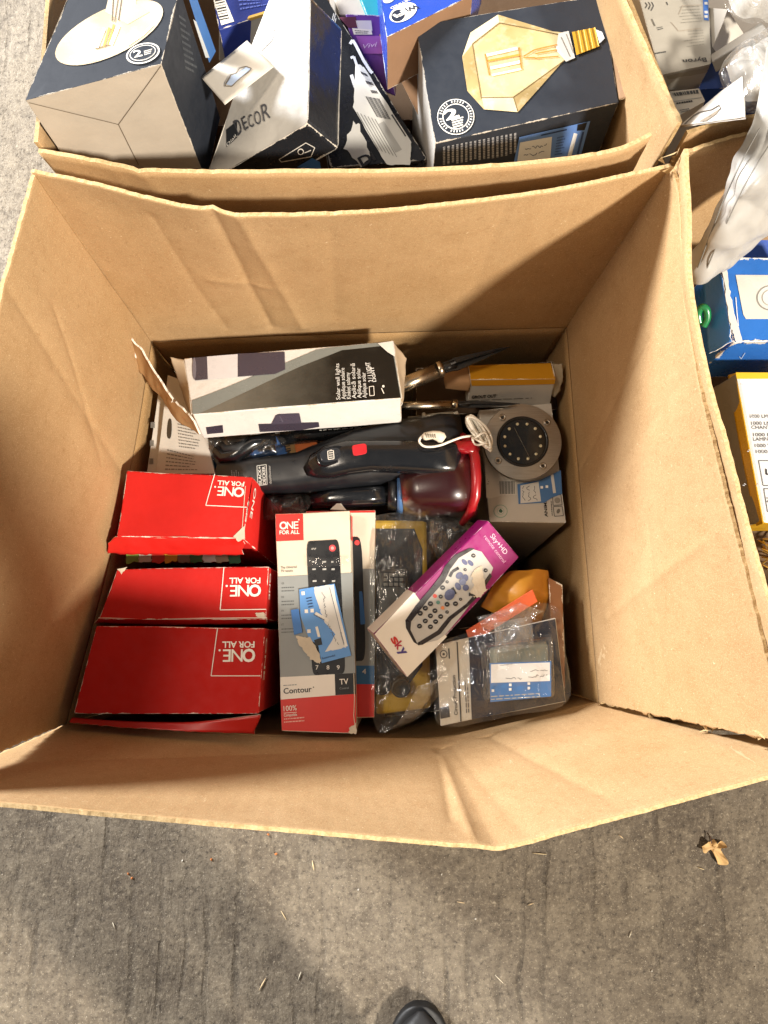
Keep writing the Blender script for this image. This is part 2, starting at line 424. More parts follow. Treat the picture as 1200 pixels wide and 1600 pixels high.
def tube(name, pts, r, mat, parent=None, n=8, loc=None, smoothn=0):
    pts = [Vector(p) for p in pts]
    if smoothn: pts = [cr(pts, i/smoothn) for i in range(smoothn+1)]
    vs_, fs, side = [], [], None
    for k, p in enumerate(pts):
        d = (pts[min(k+1, len(pts)-1)]-pts[max(k-1, 0)]).normalized()
        if side is None: side = d.cross(Vector((.13, .2, 1))).normalized()
        side = (side-d*side.dot(d)).normalized(); u2 = d.cross(side)
        rr = r[k] if isinstance(r, (list, tuple)) else r
        for i in range(n):
            a = 2*math.pi*i/n; vs_.append(p+(side*math.cos(a)+u2*math.sin(a))*rr)
    for k in range(len(pts)-1):
        for i in range(n):
            j = (i+1) % n; fs.append((k*n+i, k*n+j, (k+1)*n+j, (k+1)*n+i))
    fs += [tuple(range(n))[::-1], tuple((len(pts)-1)*n+i for i in range(n))]
    return mk(name, vs_, fs, mat, parent, smooth=True, loc=loc)
def lathe(name, c, axis, prof, mat, parent=None, n=48, loc=None, mats=None, smooth=True):
    c, ax = Vector(c), Vector(axis).normalized(); X = ax.orthogonal().normalized(); Y = ax.cross(X); vs_, fs = [], []
    for r, h in prof:
        for i in range(n):
            a = 2*math.pi*i/n; vs_.append(c+ax*h+(X*math.cos(a)+Y*math.sin(a))*max(r, 1e-5))
    for k in range(len(prof)-1):
        for i in range(n):
            j = (i+1) % n; fs.append((k*n+i, k*n+j, (k+1)*n+j, (k+1)*n+i))
    o = mk(name, vs_, fs, mat, parent, smooth=smooth, loc=loc)
    return o
def px_pts(lst): return [at(u, v, z) for u, v, z in lst]
def T(p): return Matrix.Translation(p)

# ================================================================== SETTING
def concrete():
    t = NT('rough_concrete'); v = t.obj()
    big = t.noise(1.6, 5, .6, v); mid = t.noise(9, 6, .65, v); fine = t.noise(120, 5, .7, v); grit = t.noise(420, 3, .6, v)
    wob = t.n('ShaderNodeVectorMath', operation='ADD')
    nv = t.n('ShaderNodeTexNoise', i_Scale=5.0, i_Detail=3.0); t.l(v, nv.inputs['Vector'])
    sc = t.n('ShaderNodeVectorMath', operation='SCALE'); sc.inputs['Scale'].default_value = .05; t.l(nv.outputs['Color'], sc.inputs[0])
    t.l(v, wob.inputs[0]); t.l(sc.outputs[0], wob.inputs[1])
    wv = t.n('ShaderNodeTexWave', wave_type='BANDS', bands_direction='X', i_Scale=7.5, i_Distortion=8.0, i_Detail=3.0); wv.inputs['Detail Scale'].default_value = .6
    t.l(t.mapped(wob.outputs[0], (1, .10, 1)), wv.inputs['Vector'])
    brk = t.noise(11, 4, .6, t.mapped(v, (1, .45, 1)))
    jag = t.noise(95, 5, .75, t.mapped(v, (1, .55, 1)))
    gm = t.math('MULTIPLY', t.rng(t.math('ADD', wv.outputs[0], t.math('MULTIPLY', t.math('SUBTRACT', jag, .5), .55)), .17, .0, 0, 1), t.rng(brk, .46, .64, 0, 1))
    g = t.math('SUBTRACT', 1, gm)
    gro2 = t.noise(34, 5, .7, t.mapped(wob.outputs[0], (1.5, .42, 1)))
    g2 = t.rng(gro2, .30, .50, 0, 1)
    sx = t.n('ShaderNodeSeparateXYZ'); t.l(v, sx.inputs[0])
    m2 = t.noise(48, 6, .75, v); m3 = t.noise(130, 5, .75, v)
    base = t.mix(t.rng(big, .3, .7), lin('#867b6b'), lin('#a3998a'))
    dirt = t.math('ADD', t.rng(t.noise(3.2, 6, .7, v), .3, .7), t.rng(sx.outputs[1], .5, -.2, -.5, .35), True)      # trodden dirt on the near side; far side cleared to brighten it like daylight
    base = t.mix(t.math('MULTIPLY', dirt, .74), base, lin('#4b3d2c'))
    base = t.mix(t.rng(mid, .42, .72, 0, .55), base, lin('#978b78'))
    base = t.mix(t.rng(m2, .50, .70, 0, .62), base, lin('#40372c'))
    base = t.mix(t.rng(m2, .47, .30, 0, .50), base, lin('#a69a85'))
    base = t.mix(t.rng(t.noise(5.5, 6, .72, t.mapped(v, (1, .5, 1))), .54, .70, 0, .6), base, lin('#3b3026'))
    base = t.mix(t.math('MULTIPLY', t.math('SUBTRACT', 1, g), .40), base, lin('#2e271f'))
    base = t.mix(t.math('MULTIPLY', t.math('SUBTRACT', 1, g2), .22), base, lin('#3a3128'))
    base = t.mix(t.rng(m3, .54, .66, 0, .75), base, lin('#2a231b'))
    base = t.mix(t.rng(m3, .44, .32, 0, .7), base, lin('#b3a792'))
    base = t.mix(t.rng(grit, .62, .72, 0, .85), base, lin('#cfc6b4'))
    pit = t.n('ShaderNodeTexVoronoi', i_Scale=46.0); t.l(v, pit.inputs['Vector'])
    pm = t.math('MULTIPLY', t.math('LESS_THAN', pit.outputs['Distance'], .16), t.math('GREATER_THAN', t.noise(16, 3, .6, v), .56))
    base = t.mix(1.0, base, t.mix(t.math('ADD', t.rng(sx.outputs[1], .55, .0), t.math('MULTIPLY', t.math('SUBTRACT', big, .5), .8), True), (1.12, 1.12, 1.12, 1), (.66, .65, .625, 1)), 'MULTIPLY')  # far floor lightened in the colour itself, standing in for daylight
    t.l(base, t.b.inputs['Base Color']); t.b.inputs['Roughness'].default_value = .85
    h = t.math('ADD', t.math('MULTIPLY', g, .6), t.math('MULTIPLY', g2, .22))
    h = t.math('ADD', h, t.math('MULTIPLY', fine, .55)); h = t.math('ADD', h, t.math('MULTIPLY', mid, .9)); h = t.math('ADD', h, t.math('MULTIPLY', t.math('SUBTRACT', 1, m2), .9))
    h = t.math('SUBTRACT', h, t.math('MULTIPLY', pm, .0))
    t.bump(h, .8, .004); return t.m
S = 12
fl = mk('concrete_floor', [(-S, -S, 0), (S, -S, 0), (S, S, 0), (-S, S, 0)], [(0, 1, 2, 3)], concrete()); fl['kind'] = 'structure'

# ------------------------------------------------------------------ main open carton
BL, BR, FR, FL_ = at(237, 535, .40), at(885, 512, .40), at(935, 1098, .40), at(104, 1131, .40)
CB = [BL, at(420, 526, .4), at(640, 519, .4), BR]
CL = [BL, at(207, 720, .4), at(160, 920, .4), FL_]
CF = [FL_, at(400, 1150, .40), at(690, 1154, .40), FR]
CRT = [BR, at(902, 720, .4), at(918, 900, .4), FR]
ctr = Vector((-.04, .15, .4))
box = thing('open_carton', 'large open brown carton in the middle, four flaps standing round red and black goods', 'cardboard box', T((-.04, .15, 0)))
def down(r, z=.012, k=.97): return [Vector((ctr.x+(p.x-ctr.x)*k, ctr.y+(p.y-ctr.y)*k, z)) for p in r]
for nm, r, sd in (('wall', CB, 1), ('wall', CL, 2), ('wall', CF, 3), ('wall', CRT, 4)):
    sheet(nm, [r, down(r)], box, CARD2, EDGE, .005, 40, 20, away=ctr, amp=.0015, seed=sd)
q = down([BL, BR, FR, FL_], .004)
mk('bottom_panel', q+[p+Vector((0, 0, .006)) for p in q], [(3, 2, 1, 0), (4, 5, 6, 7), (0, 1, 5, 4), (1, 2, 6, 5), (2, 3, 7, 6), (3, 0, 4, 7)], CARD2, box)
TB = px_pts([(55, 273, .70), (150, 291, .70), (240, 315, .70), (330, 333, .70), (430, 338, .70), (560, 334, .70), (690, 322, .70), (800, 309, .70), (900, 292, .70), (985, 274, .70), (1043, 261, .70)])
TB[0] = TB[0]+Vector((-.004, .002, 0)); CBF = [CB[0]+Vector((-.004, 0, 0))]+CB[1:-1]+[CB[-1]+Vector((.004, 0, 0))]; TB[-1] = TB[-1]+Vector((.003, 0, 0))
f = sheet('flap', [CBF, TB], box, CARD, EDGE, .0032, 210, 84, away=ctr, amp=.0020, freq=5, seed=11, rag=(0, .0012, 0, 0),
      creases=[((.30, 1), (.345, .1), .005, .011), ((.345, .98), (.42, .1), -.004, .012), ((.18, .9), (.24, .1), .0025, .010), ((.47, .9), (.49, .2), .002, .012), ((.25, .55), (.36, .5), -.002, .008), ((.70, .95), (.74, .4), .002, .02)])
f['label'] = 'back flap with a sharp diagonal shadow on its right'
TL_ = px_pts([(55, 273, .70), (28, 370, .70), (2, 470, .70), (-40, 660, .695), (-66, 850, .69), (-105, 1010, .685), (-150, 1236, .675)])
f = sheet('flap', [CL, TL_], box, CARD, EDGE, .0032, 190, 84, away=ctr, amp=.0018, freq=5, seed=21, rag=(0, .0010, 0, .0016),
      creases=[((.30, .98), (.38, .05), .0025, .012), ((.22, .75), (.40, .25), .0018, .006), ((.60, .9), (.62, .1), -.002, .02)])
f['label'] = 'left flap, half lit, torn from the front flap at its near end'
r1 = px_pts([(-40, 1192, .545), (390, 1179, .448), (692, 1168, .425), (936, 1102, .41)])
r2 = px_pts([(-152, 1240, .676), (330, 1284, .675), (778, 1323, .66), (1290, 1187, .665)])
def near(a, b, n=6): return [a.lerp(b, i/n) for i in range(n+1)]
def pl(ps, n=10):
    out = []
    for a, b in zip(ps, ps[1:]): out += [a.lerp(b, i/n) for i in range(n)]
    return out+[ps[-1]]
f = sheet('flap', [pl(CF), pl(r1), pl(r2)], box, CARD, EDGE, .0032, 220, 88, away=Vector((-.04, .5, .5)), amp=.0015, freq=5, seed=31, rag=(0, .0008, .0016, .0016), straight=True,
      creases=[((.640, .98), (.655, .55), -.004, .006), ((.625, .9), (.665, .42), .0035, .006), ((.80, .92), (.76, .45), .0028, .010), ((.70, .98), (.68, .4), .002, .012), ((.2, .6), (.55, .52), .0008, .010)])
f['label'] = 'front flap, folded outward and buckled to a point near its middle'
TR_ = px_pts([(1045, 261, .70), (1060, 300, .70), (1066, 400, .70), (1070, 470, .70), (1092, 600, .70), (1116, 700, .695), (1140, 800, .69), (1166, 900, .685), (1200, 1040, .675), (1240, 1165, .665)])
f = sheet('flap', [CRT, TR_], box, CARD, EDGE, .0032, 190, 84, away=ctr, amp=.0016, freq=5, seed=41, rag=(0, .0012, .001, .003),
      creases=[((.30, .75), (.36, .05), .002, .006), ((.78, .15), (.70, .85), -.0025, .008), ((.62, .55), (.95, .48), .0016, .006), ((.42, .9), (.46, .1), .0022, .02)])
f['label'] = 'right flap, brightest, torn loose from the front flap'

# frayed paper at the torn corner tops
def fray(name, pts, parent, seed, n=7, r=.006):
    rnd = random.Random(seed); vs_, fs = [], []
    for k in range(n):
        p = pts+Vector((rnd.uniform(-r, r), rnd.uniform(-r, r), rnd.uniform(-r*.6, r*.9)))
        for c in range(3): vs_.append(p+Vector((rnd.uniform(-r, r), rnd.uniform(-r, r), rnd.uniform(-r, r)))*.9)
        fs.append((3*k, 3*k+1, 3*k+2))
    return mk(name, vs_, fs, EDGE, parent)
fray('torn_fibre', at(1047, 254, .70), box, 3, 10, .006); fray('torn_fibre', at(1106, 1133, .56), box, 5, 8, .006); fray('torn_fibre', at(1190, 1150, .63), box, 6, 10, .007)

# ------------------------------------------------------------------ carton behind
bb = thing('open_carton', 'open brown carton behind, filled with dark light bulb packs', 'cardboard box', T((-.04, .66, 0)))
def quadwalls(parent, c4, away, seeds, zt=.40):
    for i in range(4):
        a, b = c4[i], c4[(i+1) % 4]
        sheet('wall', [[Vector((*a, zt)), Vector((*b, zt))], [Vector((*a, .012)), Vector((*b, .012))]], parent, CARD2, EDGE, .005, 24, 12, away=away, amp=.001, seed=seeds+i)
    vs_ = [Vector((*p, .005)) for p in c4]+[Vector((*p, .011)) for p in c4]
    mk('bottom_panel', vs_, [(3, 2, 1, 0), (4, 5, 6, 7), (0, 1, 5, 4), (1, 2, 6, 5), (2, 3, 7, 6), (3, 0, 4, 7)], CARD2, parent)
b4 = [(-.283, .415), (.232, .415), (.245, .93), (-.30, .93)]
bctr = Vector((-.03, .67, .4)); quadwalls(bb, b4, bctr, 50)
bft = px_pts([(60, 231, .70), (150, 248, .70), (235, 262, .70), (330, 265, .70), (480, 264, .70), (640, 262, .70), (780, 255, .70), (900, 243, .70), (970, 229, .70), (1016, 207, .70)])
sheet('flap', [[Vector((-.283, .425, .40)), Vector((-.05, .425, .40)), Vector((.225, .428, .40))], bft], bb, CARD, EDGE, .0034, 90, 30, away=bctr, amp=.0025, seed=61, rag=(0, .0012, .001, .001),
      creases=[((.20, 1), (.28, .4), .003, .010), ((.14, .95), (.2, .5), .002, .006)])
sheet('flap', [[Vector((-.285, .42, .40)), Vector((-.29, .65, .40)), Vector((-.30, .93, .40))], px_pts([(58, 222, .70), (70, 90, .70), (82, -60, .70), (95, -260, .70)])], bb, CARD, EDGE, .0034, 60, 24, away=bctr, amp=.002, seed=62)
sheet('flap', [[Vector((.236, .418, .40)), Vector((.24, .65, .40)), Vector((.245, .93, .40))], px_pts([(1060, 192, .715), (1026, 120, .715), (985, 30, .715), (925, -110, .71), (860, -260, .71)])], bb, CARD, EDGE, .0034, 60, 24, away=bctr, amp=.002, seed=63, rag=(0, .001, .001, 0))

# ------------------------------------------------------------------ carton on the right
rb = thing('open_carton', 'open brown carton on the right, partly in view, holding blue and yellow packs', 'cardboard box', T((.56, .12, 0)))
r4 = [(.275, .405), (.83, .40), (.84, -.10), (.300, -.09)]
rctr = Vector((.56, .15, .4)); quadwalls(rb, r4, rctr, 70)
rlt = px_pts([(1076, 232, .715), (1080, 340, .715), (1083, 450, .715), (1112, 600, .71), (1140, 700, .705), (1166, 800, .70), (1194, 900, .70), (1235, 1040, .69), (1275, 1160, .68)])
sheet('flap', [[Vector((.268, .395, .40)), Vector((.285, .15, .40)), Vector((.30, -.08, .40))], rlt], rb, CARD, EDGE, .0034, 80, 30, away=rctr, amp=.002, seed=81, rag=(0, .0012, .001, .002))
sheet('flap', [[Vector((.28, .40, .40)), Vector((.55, .40, .40)), Vector((.83, .40, .40))], px_pts([(1078, 238, .70), (1155, 214, .70), (1290, 190, .70), (1600, 160, .70)])], rb, CARD, EDGE, .0034, 60, 24, away=rctr, amp=.002, seed=82, rag=(0, .001, .001, 0))
sheet('flap', [[Vector((.845, .39, .40)), Vector((.85, -.10, .40))], [Vector((.95, .40, .66)), Vector((.97, -.10, .66))]], rb, CARD, EDGE, .0034, 30, 16, away=rctr, amp=.002, seed=83)
sheet('flap', [[Vector((.31, -.10, .40)), Vector((.83, -.105, .40))], [Vector((.37, -.09, .67)), Vector((.83, -.09, .67))]], rb, CARD, EDGE, .0034, 30, 16, away=rctr, amp=.002, seed=84)

# ------------------------------------------------------------------ carton at the back right
cb = thing('open_carton', 'open brown carton at the upper right, full of white packs and clear bags', 'cardboard box', T((.56, .68, 0)))
c4 = [(.275, .435), (.83, .43), (.84, .93), (.275, .93)]
cctr = Vector((.56, .68, .4)); quadwalls(cb, c4, cctr, 90)
sheet('flap', [[Vector((.27, .43, .40)), Vector((.55, .43, .40)), Vector((.83, .43, .40))], px_pts([(1072, 204, .70), (1130, 187, .70), (1180, 178, .70), (1450, 140, .70)])], cb, CARD, EDGE, .0034, 60, 24, away=cctr, amp=.002, seed=95, rag=(0, .001, .001, 0))
sheet('flap', [[Vector((.263, .44, .40)), Vector((.263, .93, .40))], px_pts([(1064, 186, .70), (870, -280, .70)])], cb, CARD, EDGE, .0034, 40, 20, away=cctr, amp=.0015, seed=96, rag=(0, .001, .001, 0))
sheet('flap', [[Vector((.28, .94, .40)), Vector((.84, .94, .40))], [Vector((.27, 1.05, .65)), Vector((.86, 1.05, .65))]], cb, CARD, EDGE, .0034, 30, 16, away=cctr, amp=.002, seed=97)
sheet('flap', [[Vector((-.30, .94, .40)), Vector((.24, .94, .40))], [Vector((-.30, 1.05, .65)), Vector((.23, 1.05, .65))]], bb, CARD, EDGE, .0034, 30, 16, away=bctr, amp=.002, seed=98)

# ================================================================== GOODS IN THE MAIN CARTON
REDC = carton_mat('#cf1d16', .72, .6, '#e8ded2', 0, crumple=.08); REDD = carton_mat('#c01a14', .78, .5, '#e8ded2', 0, crumple=.05)  # REDD: same red darkened, shade on the two nearer cartons put into the colour
# ---- three red cartons
def ofa_logo(pr, c, ux, uy, w, lay=2, mat=WHITE):
    """ONE over FOR ALL; c = start of the ONE baseline, ux = pixel step along the words, uy = pixel step up"""
    P = lambda a, b: (c[0]+ux[0]*a+uy[0]*b, c[1]+ux[1]*a+uy[1]*b)
    hh = math.hypot(*uy)
    pr.text('O', P(0, 0), P(.38, 0), hh*.66, mat, lay, bold=.03)
    pr.text('N', P(.37, 0), P(.70, 0), hh*.66, mat, lay, bold=.006)
    pr.text('E', P(.72, 0), P(.95, 0), hh*.66, mat, lay, bold=.006)
    pr.text('FOR ALL', P(.03, -.42), P(.98, -.42), hh*.32, mat, lay, bold=.025)
    pr.ell(P(1.05, .04), w*.035, w*.035, mat, lay, n=10)
def red_carton(label, quad, z, depth, seed, frame, logo, amp=.0012, m=REDC):
    c = Carton('red_carton', label, 'carton', quad, z, depth, m, 'red cartons along the left wall', amp=amp, seed=seed, bevel=.0016, freq=13)
    p = c.pr('top'); p.path(frame, 1.3, WHITE, 1); ofa_logo(p, *logo); p.build('logo', c.o)
    q = c.pr('right'); a, b, d_, e = c.T[1], c.T[2], c.Bt[2], c.Bt[1]
    return c
c1 = red_carton('bright red carton with scuffed, crushed near edge, farthest of three at the left wall', [(198, 735), (394, 746), (380, 842), (181, 839)], (.435, .445, .440), .30, 3,
    [(336, 741), (322, 790), (386, 793)], ((383, 763), (-44, -2.5), (-2, 22), 44), .0022)
c2 = red_carton('shaded red carton wedged between two other red ones at the left wall', [(182, 889), (421, 884), (416, 968), (153, 968)], .427, .40, 5,
    [(350, 886), (344, 953), (416, 952)], ((408, 914), (-51, .4), (-1, 27), 50), .0012, REDD)
c3 = red_carton('largest plain red carton in the near left corner, nearest of three', [(151, 978), (415, 981), (405, 1115), (115, 1115)], .434, .41, 8,
    [(340, 981), (330, 1056), (407, 1056)], ((399, 1014.5), (-53, .4), (-1, 29), 50), .0012, REDD)
for c, s0, e0, k in ((c1, (400, 782), (399, 812), 1), (c2, (426, 902), (429, 946), 2), (c3, (423, 1010), (424, 1052), 3)):
    q = c.pr('right'); a, b = c.T[1], c.T[2]; d = (b-a)
    A = a+d*.12-c.N*.012; B = a+d*.62-c.N*.012
    vs_, fs = glyphs('ONE', .02); X = (A-B) if False else (B-A); W = X.length; Xn = X.normalized(); n = c.planes['right'][1]; Y = n.cross(Xn)
    if True:
        q._add([A+Xn*(x*W)+Y*(y*.008-.003) for x, y in vs_], fs, WHITE, 1)
    q.build('side_lettering', c.o)
# crushed near lip of the first carton, with the coloured packing under it
c, = (c1,)
a, b = c.T[3], c.T[2]
lip = [at(181, 839, .436), at(280, 840, .441), at(380, 842, .447)]; lip2 = [at(167, 849, .428), at(270, 853, .431), at(380, 851, .434)]; lip3 = [at(169, 866, .415), at(275, 867, .418), at(379, 867, .421)]
sheet('crushed_flap', [lip, lip2, lip3], c1.o, REDC if False else plain('#cc231d', .4, bump=.3, bscale=60), PAPER, .0011, 40, 8, amp=.0018, freq=30, seed=5, rag=(0, .002, .002, .002))
pc = c1.pr('top'); pc.rpoly([(365, 838), (382, 822), (383, 842), (372, 846)], TORN, 2, .8, 5, 3); pc.line((384, 760), (378, 835), 1.0, TORN, 2)
pc.rpoly([(230, 838.5), (372, 840), (372, 842), (230, 840.5)], TORN, 2, .6, 14, 4); pc.build('worn_edge', c1.o)
pk = Print(at(280, 874, .402), Vector((0, -.35, 1)), None, .0003)
for i, col in enumerate(('#6f8a3a', '#b9b0a0', '#c43a2a', '#d9a92c', '#8a7a60', '#2f6a34', '#c9c9c0', '#9a8a70', '#1f5a3a')):
    u0 = 196+i*20; pk.rpoly([(u0, 863), (u0+21, 863), (u0+21, 877+i % 3), (u0+2, 880-i % 2)], ink(col), 1, 1.6, 5, i)
pk.build('coloured_packing', c1.o)
# raised tuck flap of the nearest carton
sheet('tuck_flap', [px_pts([(112, 1121, .424), (200, 1127, .428), (300, 1128, .43), (407, 1117, .44)]), px_pts([(108, 1129, .425), (200, 1137, .43), (300, 1143, .432), (396, 1146, .43)])],
      c3.o, plain('#bf1f1a', .4, bump=.3, bscale=60), PAPER, .0012, 40, 5, amp=.0012, freq=25, seed=9, rag=(0, .001, .002, .002))
sheet('tuck_flap', [px_pts([(153, 966, .427), (250, 967, .427), (416, 966, .428)]), px_pts([(148, 973, .419), (260, 977, .418), (417, 974, .42)])],
      c2.o, plain('#a31a16', .4, bump=.3, bscale=60), PAPER, .0012, 36, 4, amp=.0012, freq=25, seed=19, rag=(0, .002, .001, .002))
pc = c2.pr('top'); pc.rpoly([(398, 958), (412, 956), (417, 968), (404, 966)], TORN, 2, 1, 5, 6); pc.build('worn_edge', c2.o); pc = c2.pr('top'); pc.rpoly([(183, 890), (200, 886), (190, 897)], TORN, 2, .8, 4, 7); pc.build('worn_edge', c2.o)

# ---- two TV remote cartons
CREAM = carton_mat('#ddd2be', .42, .35, '#bfae94', .06, crumple=.2)
def remote_carton(label, quad, z, depth, seed): return Carton('remote_control_carton', label, 'carton', quad, z, depth, {'all': CREAM, 'back': carton_mat('#cf2a22', .4, .5, '#e8ded2', .1), 'front': carton_mat('#cf2a22', .4, .5, '#e8ded2', .1)}, 'remote control cartons standing side by side', amp=.0008, seed=seed, bevel=.0012)
t2 = remote_carton('remote control carton half hidden behind the one with a blue sticker', [(478, 799), (586, 797), (585, 1121), (480, 1124)], (.392, .392, .385), .36, 14)
p = t2.pr('top')
p.poly([(479, 799), (586, 798), (586, 801), (479, 802)], RED, 1); p.poly([(547, 889), (585.5, 889), (585, 1040), (548, 1040)], GREY, 1)
p.poly([(548, 1040), (585, 1040), (585, 1069), (549, 1069)], ink('#2f6aa0'), 1); p.poly([(548, 1069), (585, 1069), (584.5, 1120), (549, 1120)], RED, 1)
p.rrect([(535, 839), (565, 839), (572, 1032), (540, 1034)], .2, ink('#1e1f22'), 2); p.ell((558, 848), 4, 4, ink('#e04a4a'), 3)
p.rrect([(561, 924), (566, 924), (571, 975), (563, 976)], .15, BLUE, 3); p.text('4', (566, 1053), (572, 1053), 8, WHITE, 3); p.build('printed_front', t2.o)
t1 = remote_carton('universal TV remote carton with a torn blue sticker across its front', [(430, 803), (546, 798), (556, 1146), (440, 1142)], (.425, .428, .412), .385, 12)
p = t1.pr('top')
p.poly([(431, 804), (473.5, 802.5), (474.5, 844), (432, 846)], RED, 1); ofa_logo(p, (437, 826), (31, -1.4), (.6, 22), 31) if False else None
p.text('O', (437, 827), (449, 826.6), 11.5, WHITE, 2, .03); p.text('N', (448.5, 826.6), (458, 826.2), 11.5, WHITE, 2, .006); p.text('E', (459, 826.2), (466.5, 826), 11.5, WHITE, 2, .006)
p.text('FOR ALL', (437, 835), (468, 834), 6, WHITE, 2, .02); p.ell((467, 812), 1.2, 1.2, WHITE, 2, n=8)
p.poly([(434, 901), (551, 895), (555, 1052), (438, 1058)], GREY, 1)
p.poly([(438, 1058), (523, 1053.5), (524, 1086), (438.5, 1093)], WHITE, 1)
p.poly([(523, 1053), (555.5, 1051.5), (556, 1084), (524.5, 1086)], BLACK, 2)
p.poly([(438.5, 1093), (556, 1084), (556.5, 1145), (440.5, 1141)], RED, 1)
p.text('Contour', (443.5, 1084), (487.5, 1080.5), 8.5, ink('#26262a'), 3, .012); p.ell((490, 1073.5), 1, 1, ink('#26262a'), 3, n=8); p.lines([(443, 1070), (474, 1068), (474, 1070), (443, 1072)], 1, GREY, 2, .7, 2)
p.text('TV', (531, 1069.5), (544.5, 1068.5), 8.5, WHITE, 3, .012); p.text('Control', (531, 1077), (545, 1076), 3, GREY, 3)
p.text('100%', (443.5, 1111), (464, 1109.5), 8, WHITE, 3, .005); p.line((443.5, 1114), (464, 1112.5), .8, WHITE, 3); p.text('Compatible', (444, 1119.5), (464.5, 1118), 4.2, WHITE, 3, .01)
p.lines([(444, 1121), (478, 1118), (478, 1128), (444, 1130.5)], 2, ink('#eab9ae'), 3, .34, 4, short=.25)
p.text('The Universal', (439, 889), (464, 887.5), 4, DGREY, 2); p.text('TV remote', (439, 894.5), (458, 893.5), 4, DGREY, 2)
for i, (a, b) in enumerate((('GB', 'Universal'), ('DE', 'Control'), ('FR', 'Telec'), ('IT', 'Telec'))):
    v = 913+i*21.5; p.text(a, (440, v), (444, v-.2), 3, DGREY, 2); p.lines([(440, v+3), (463, v+2), (463, v+12), (440, v+13)], 2, ink('#5b5f60'), 2, .36, i+5, short=.2)
# printed remote
K = ink('#1d1e21', .3)
p.rrect([(479, 846), (530, 843), (540, 1052), (488, 1055)], .10, K, 2)
p.ell((519.5, 856.5), 5.2, 5.2, ink('#e2474c'), 3); p.ell((519.5, 856.5), 2.6, 2.6, ink('#f3a3a0'), 4, n=12)
p.text('SETUP', (487, 859), (494, 858.6), 2.6, WHITE, 3)
for i, v in enumerate((878, 889.5, 908, 921)):
    for j, u in enumerate((491, 507, 521)):
        if i >= 2 and False: continue
        p.lines([(u-3.2+i*.5, v-1.6), (u+3.2+i*.5, v-1.9), (u+3.2+i*.5, v+1.4), (u-3.2+i*.5, v+1.7)], 1, ink('#c9c9c4'), 3, .8, i*7+j, short=.5)
for s_, u in (('7', 493.5), ('8', 510.5), ('9', 526.5)): p.text(s_, (u, 1046), (u+4.4, 1045.8), 6.5, ink('#dedbd4'), 3, .01)
p.build('printed_front', t1.o)
s = t1.pr('top', .0021)
s.poly([(468, 921), (523, 912), (549, 1024), (503, 1036), (497, 1006), (484, 1000), (470, 962)], BLUEL, 1); s.poly([(455, 953), (467, 951), (473, 988), (460, 992)], BLUE, 1)
s.rpoly([(490, 918), (521, 913), (541, 1011), (508, 1018), (524, 992), (506, 970), (500, 950)], ink('#d9d8d3'), 2, .9, 8, 2)
s.line((517, 915), (541, 1010), 5.5, ink('#e9e6df'), 3); s.line((515.5, 918), (538, 1008), .7, ink('#2c3c60'), 4); s.text('Customer', (531.5, 988), (537, 1006), 2.6, ink('#24345c'), 4)
for (u, v) in ((474, 927), (479, 955), (488, 954), (483, 986)): s.poly([(u-2.6, v-2.6), (u+2.6, v-3), (u+3, v+2.6), (u-2.2, v+3)], WHITE, 3)
s.lines([(478, 933), (488, 931), (494, 948), (483, 951)], 4, ink('#22375f'), 3, .35, 3); s.line((493, 958), (514, 970), 5, WHITE, 4); s.line((495, 979), (499, 995), 4, WHITE, 4)
s.lines([(492, 958), (512, 969), (510, 972), (490, 962)], 1, DGREY, 5, .4, 9); s.poly([(491, 1000), (502, 996), (504, 1007), (494, 1009)], BLACK, 4)
s.text('Recommended', (504, 1030), (524, 1025), 3.2, ink('#1d2f5a'), 3); s.scrawl((505, 925), (511, 968), 5, ink('#55565a'), 4, 6, .7); s.scrawl((513, 975), (528, 1008), 4, ink('#55565a'), 4, 8, .7)
s.rpoly([(463, 993), (484, 996), (500, 1020), (501, 1038), (486, 1030), (470, 1010)], TORN, 3, 1.6, 7, 11)
s.build('torn_sticker', t1.o)
q = t1.pr('right'); n = t1.planes['right'][1]; q.poly([(546.5, 805), (551, 808), (552, 846), (547.5, 844)], RED, 1); q.build('side_print', t1.o)
pc = t1.pr('top', .0012); pc.path([(553, 1052), (554, 1090), (553, 1118), (556, 1143)], 1.0, TORN, 4); pc.rpoly([(546, 1138), (557, 1128), (557, 1146), (544, 1146)], TORN, 4, 1.2, 5, 4); pc.build('worn_edge', t1.o)
tri = px_pts([(516, 796, .40), (530, 783, .40), (541, 797, .40)])
mk('paper_corner', tri+[p+Vector((0, 0, -.0008)) for p in tri], [(0, 2, 1), (3, 4, 5), (0, 1, 4, 3), (1, 2, 5, 4), (2, 0, 3, 5)], PAPER, t2.o)
# shrink film on the remote carton: narrow creased sheet
sheet('film_wrap', [px_pts([(476, 868, .4262), (500, 872, .4265), (545, 868, .427)]), px_pts([(477, 885, .4255), (505, 886, .4265), (546, 882, .4265)])], t1.o, FILM, FILM, 0, 30, 10, amp=.0012, freq=60, seed=3)

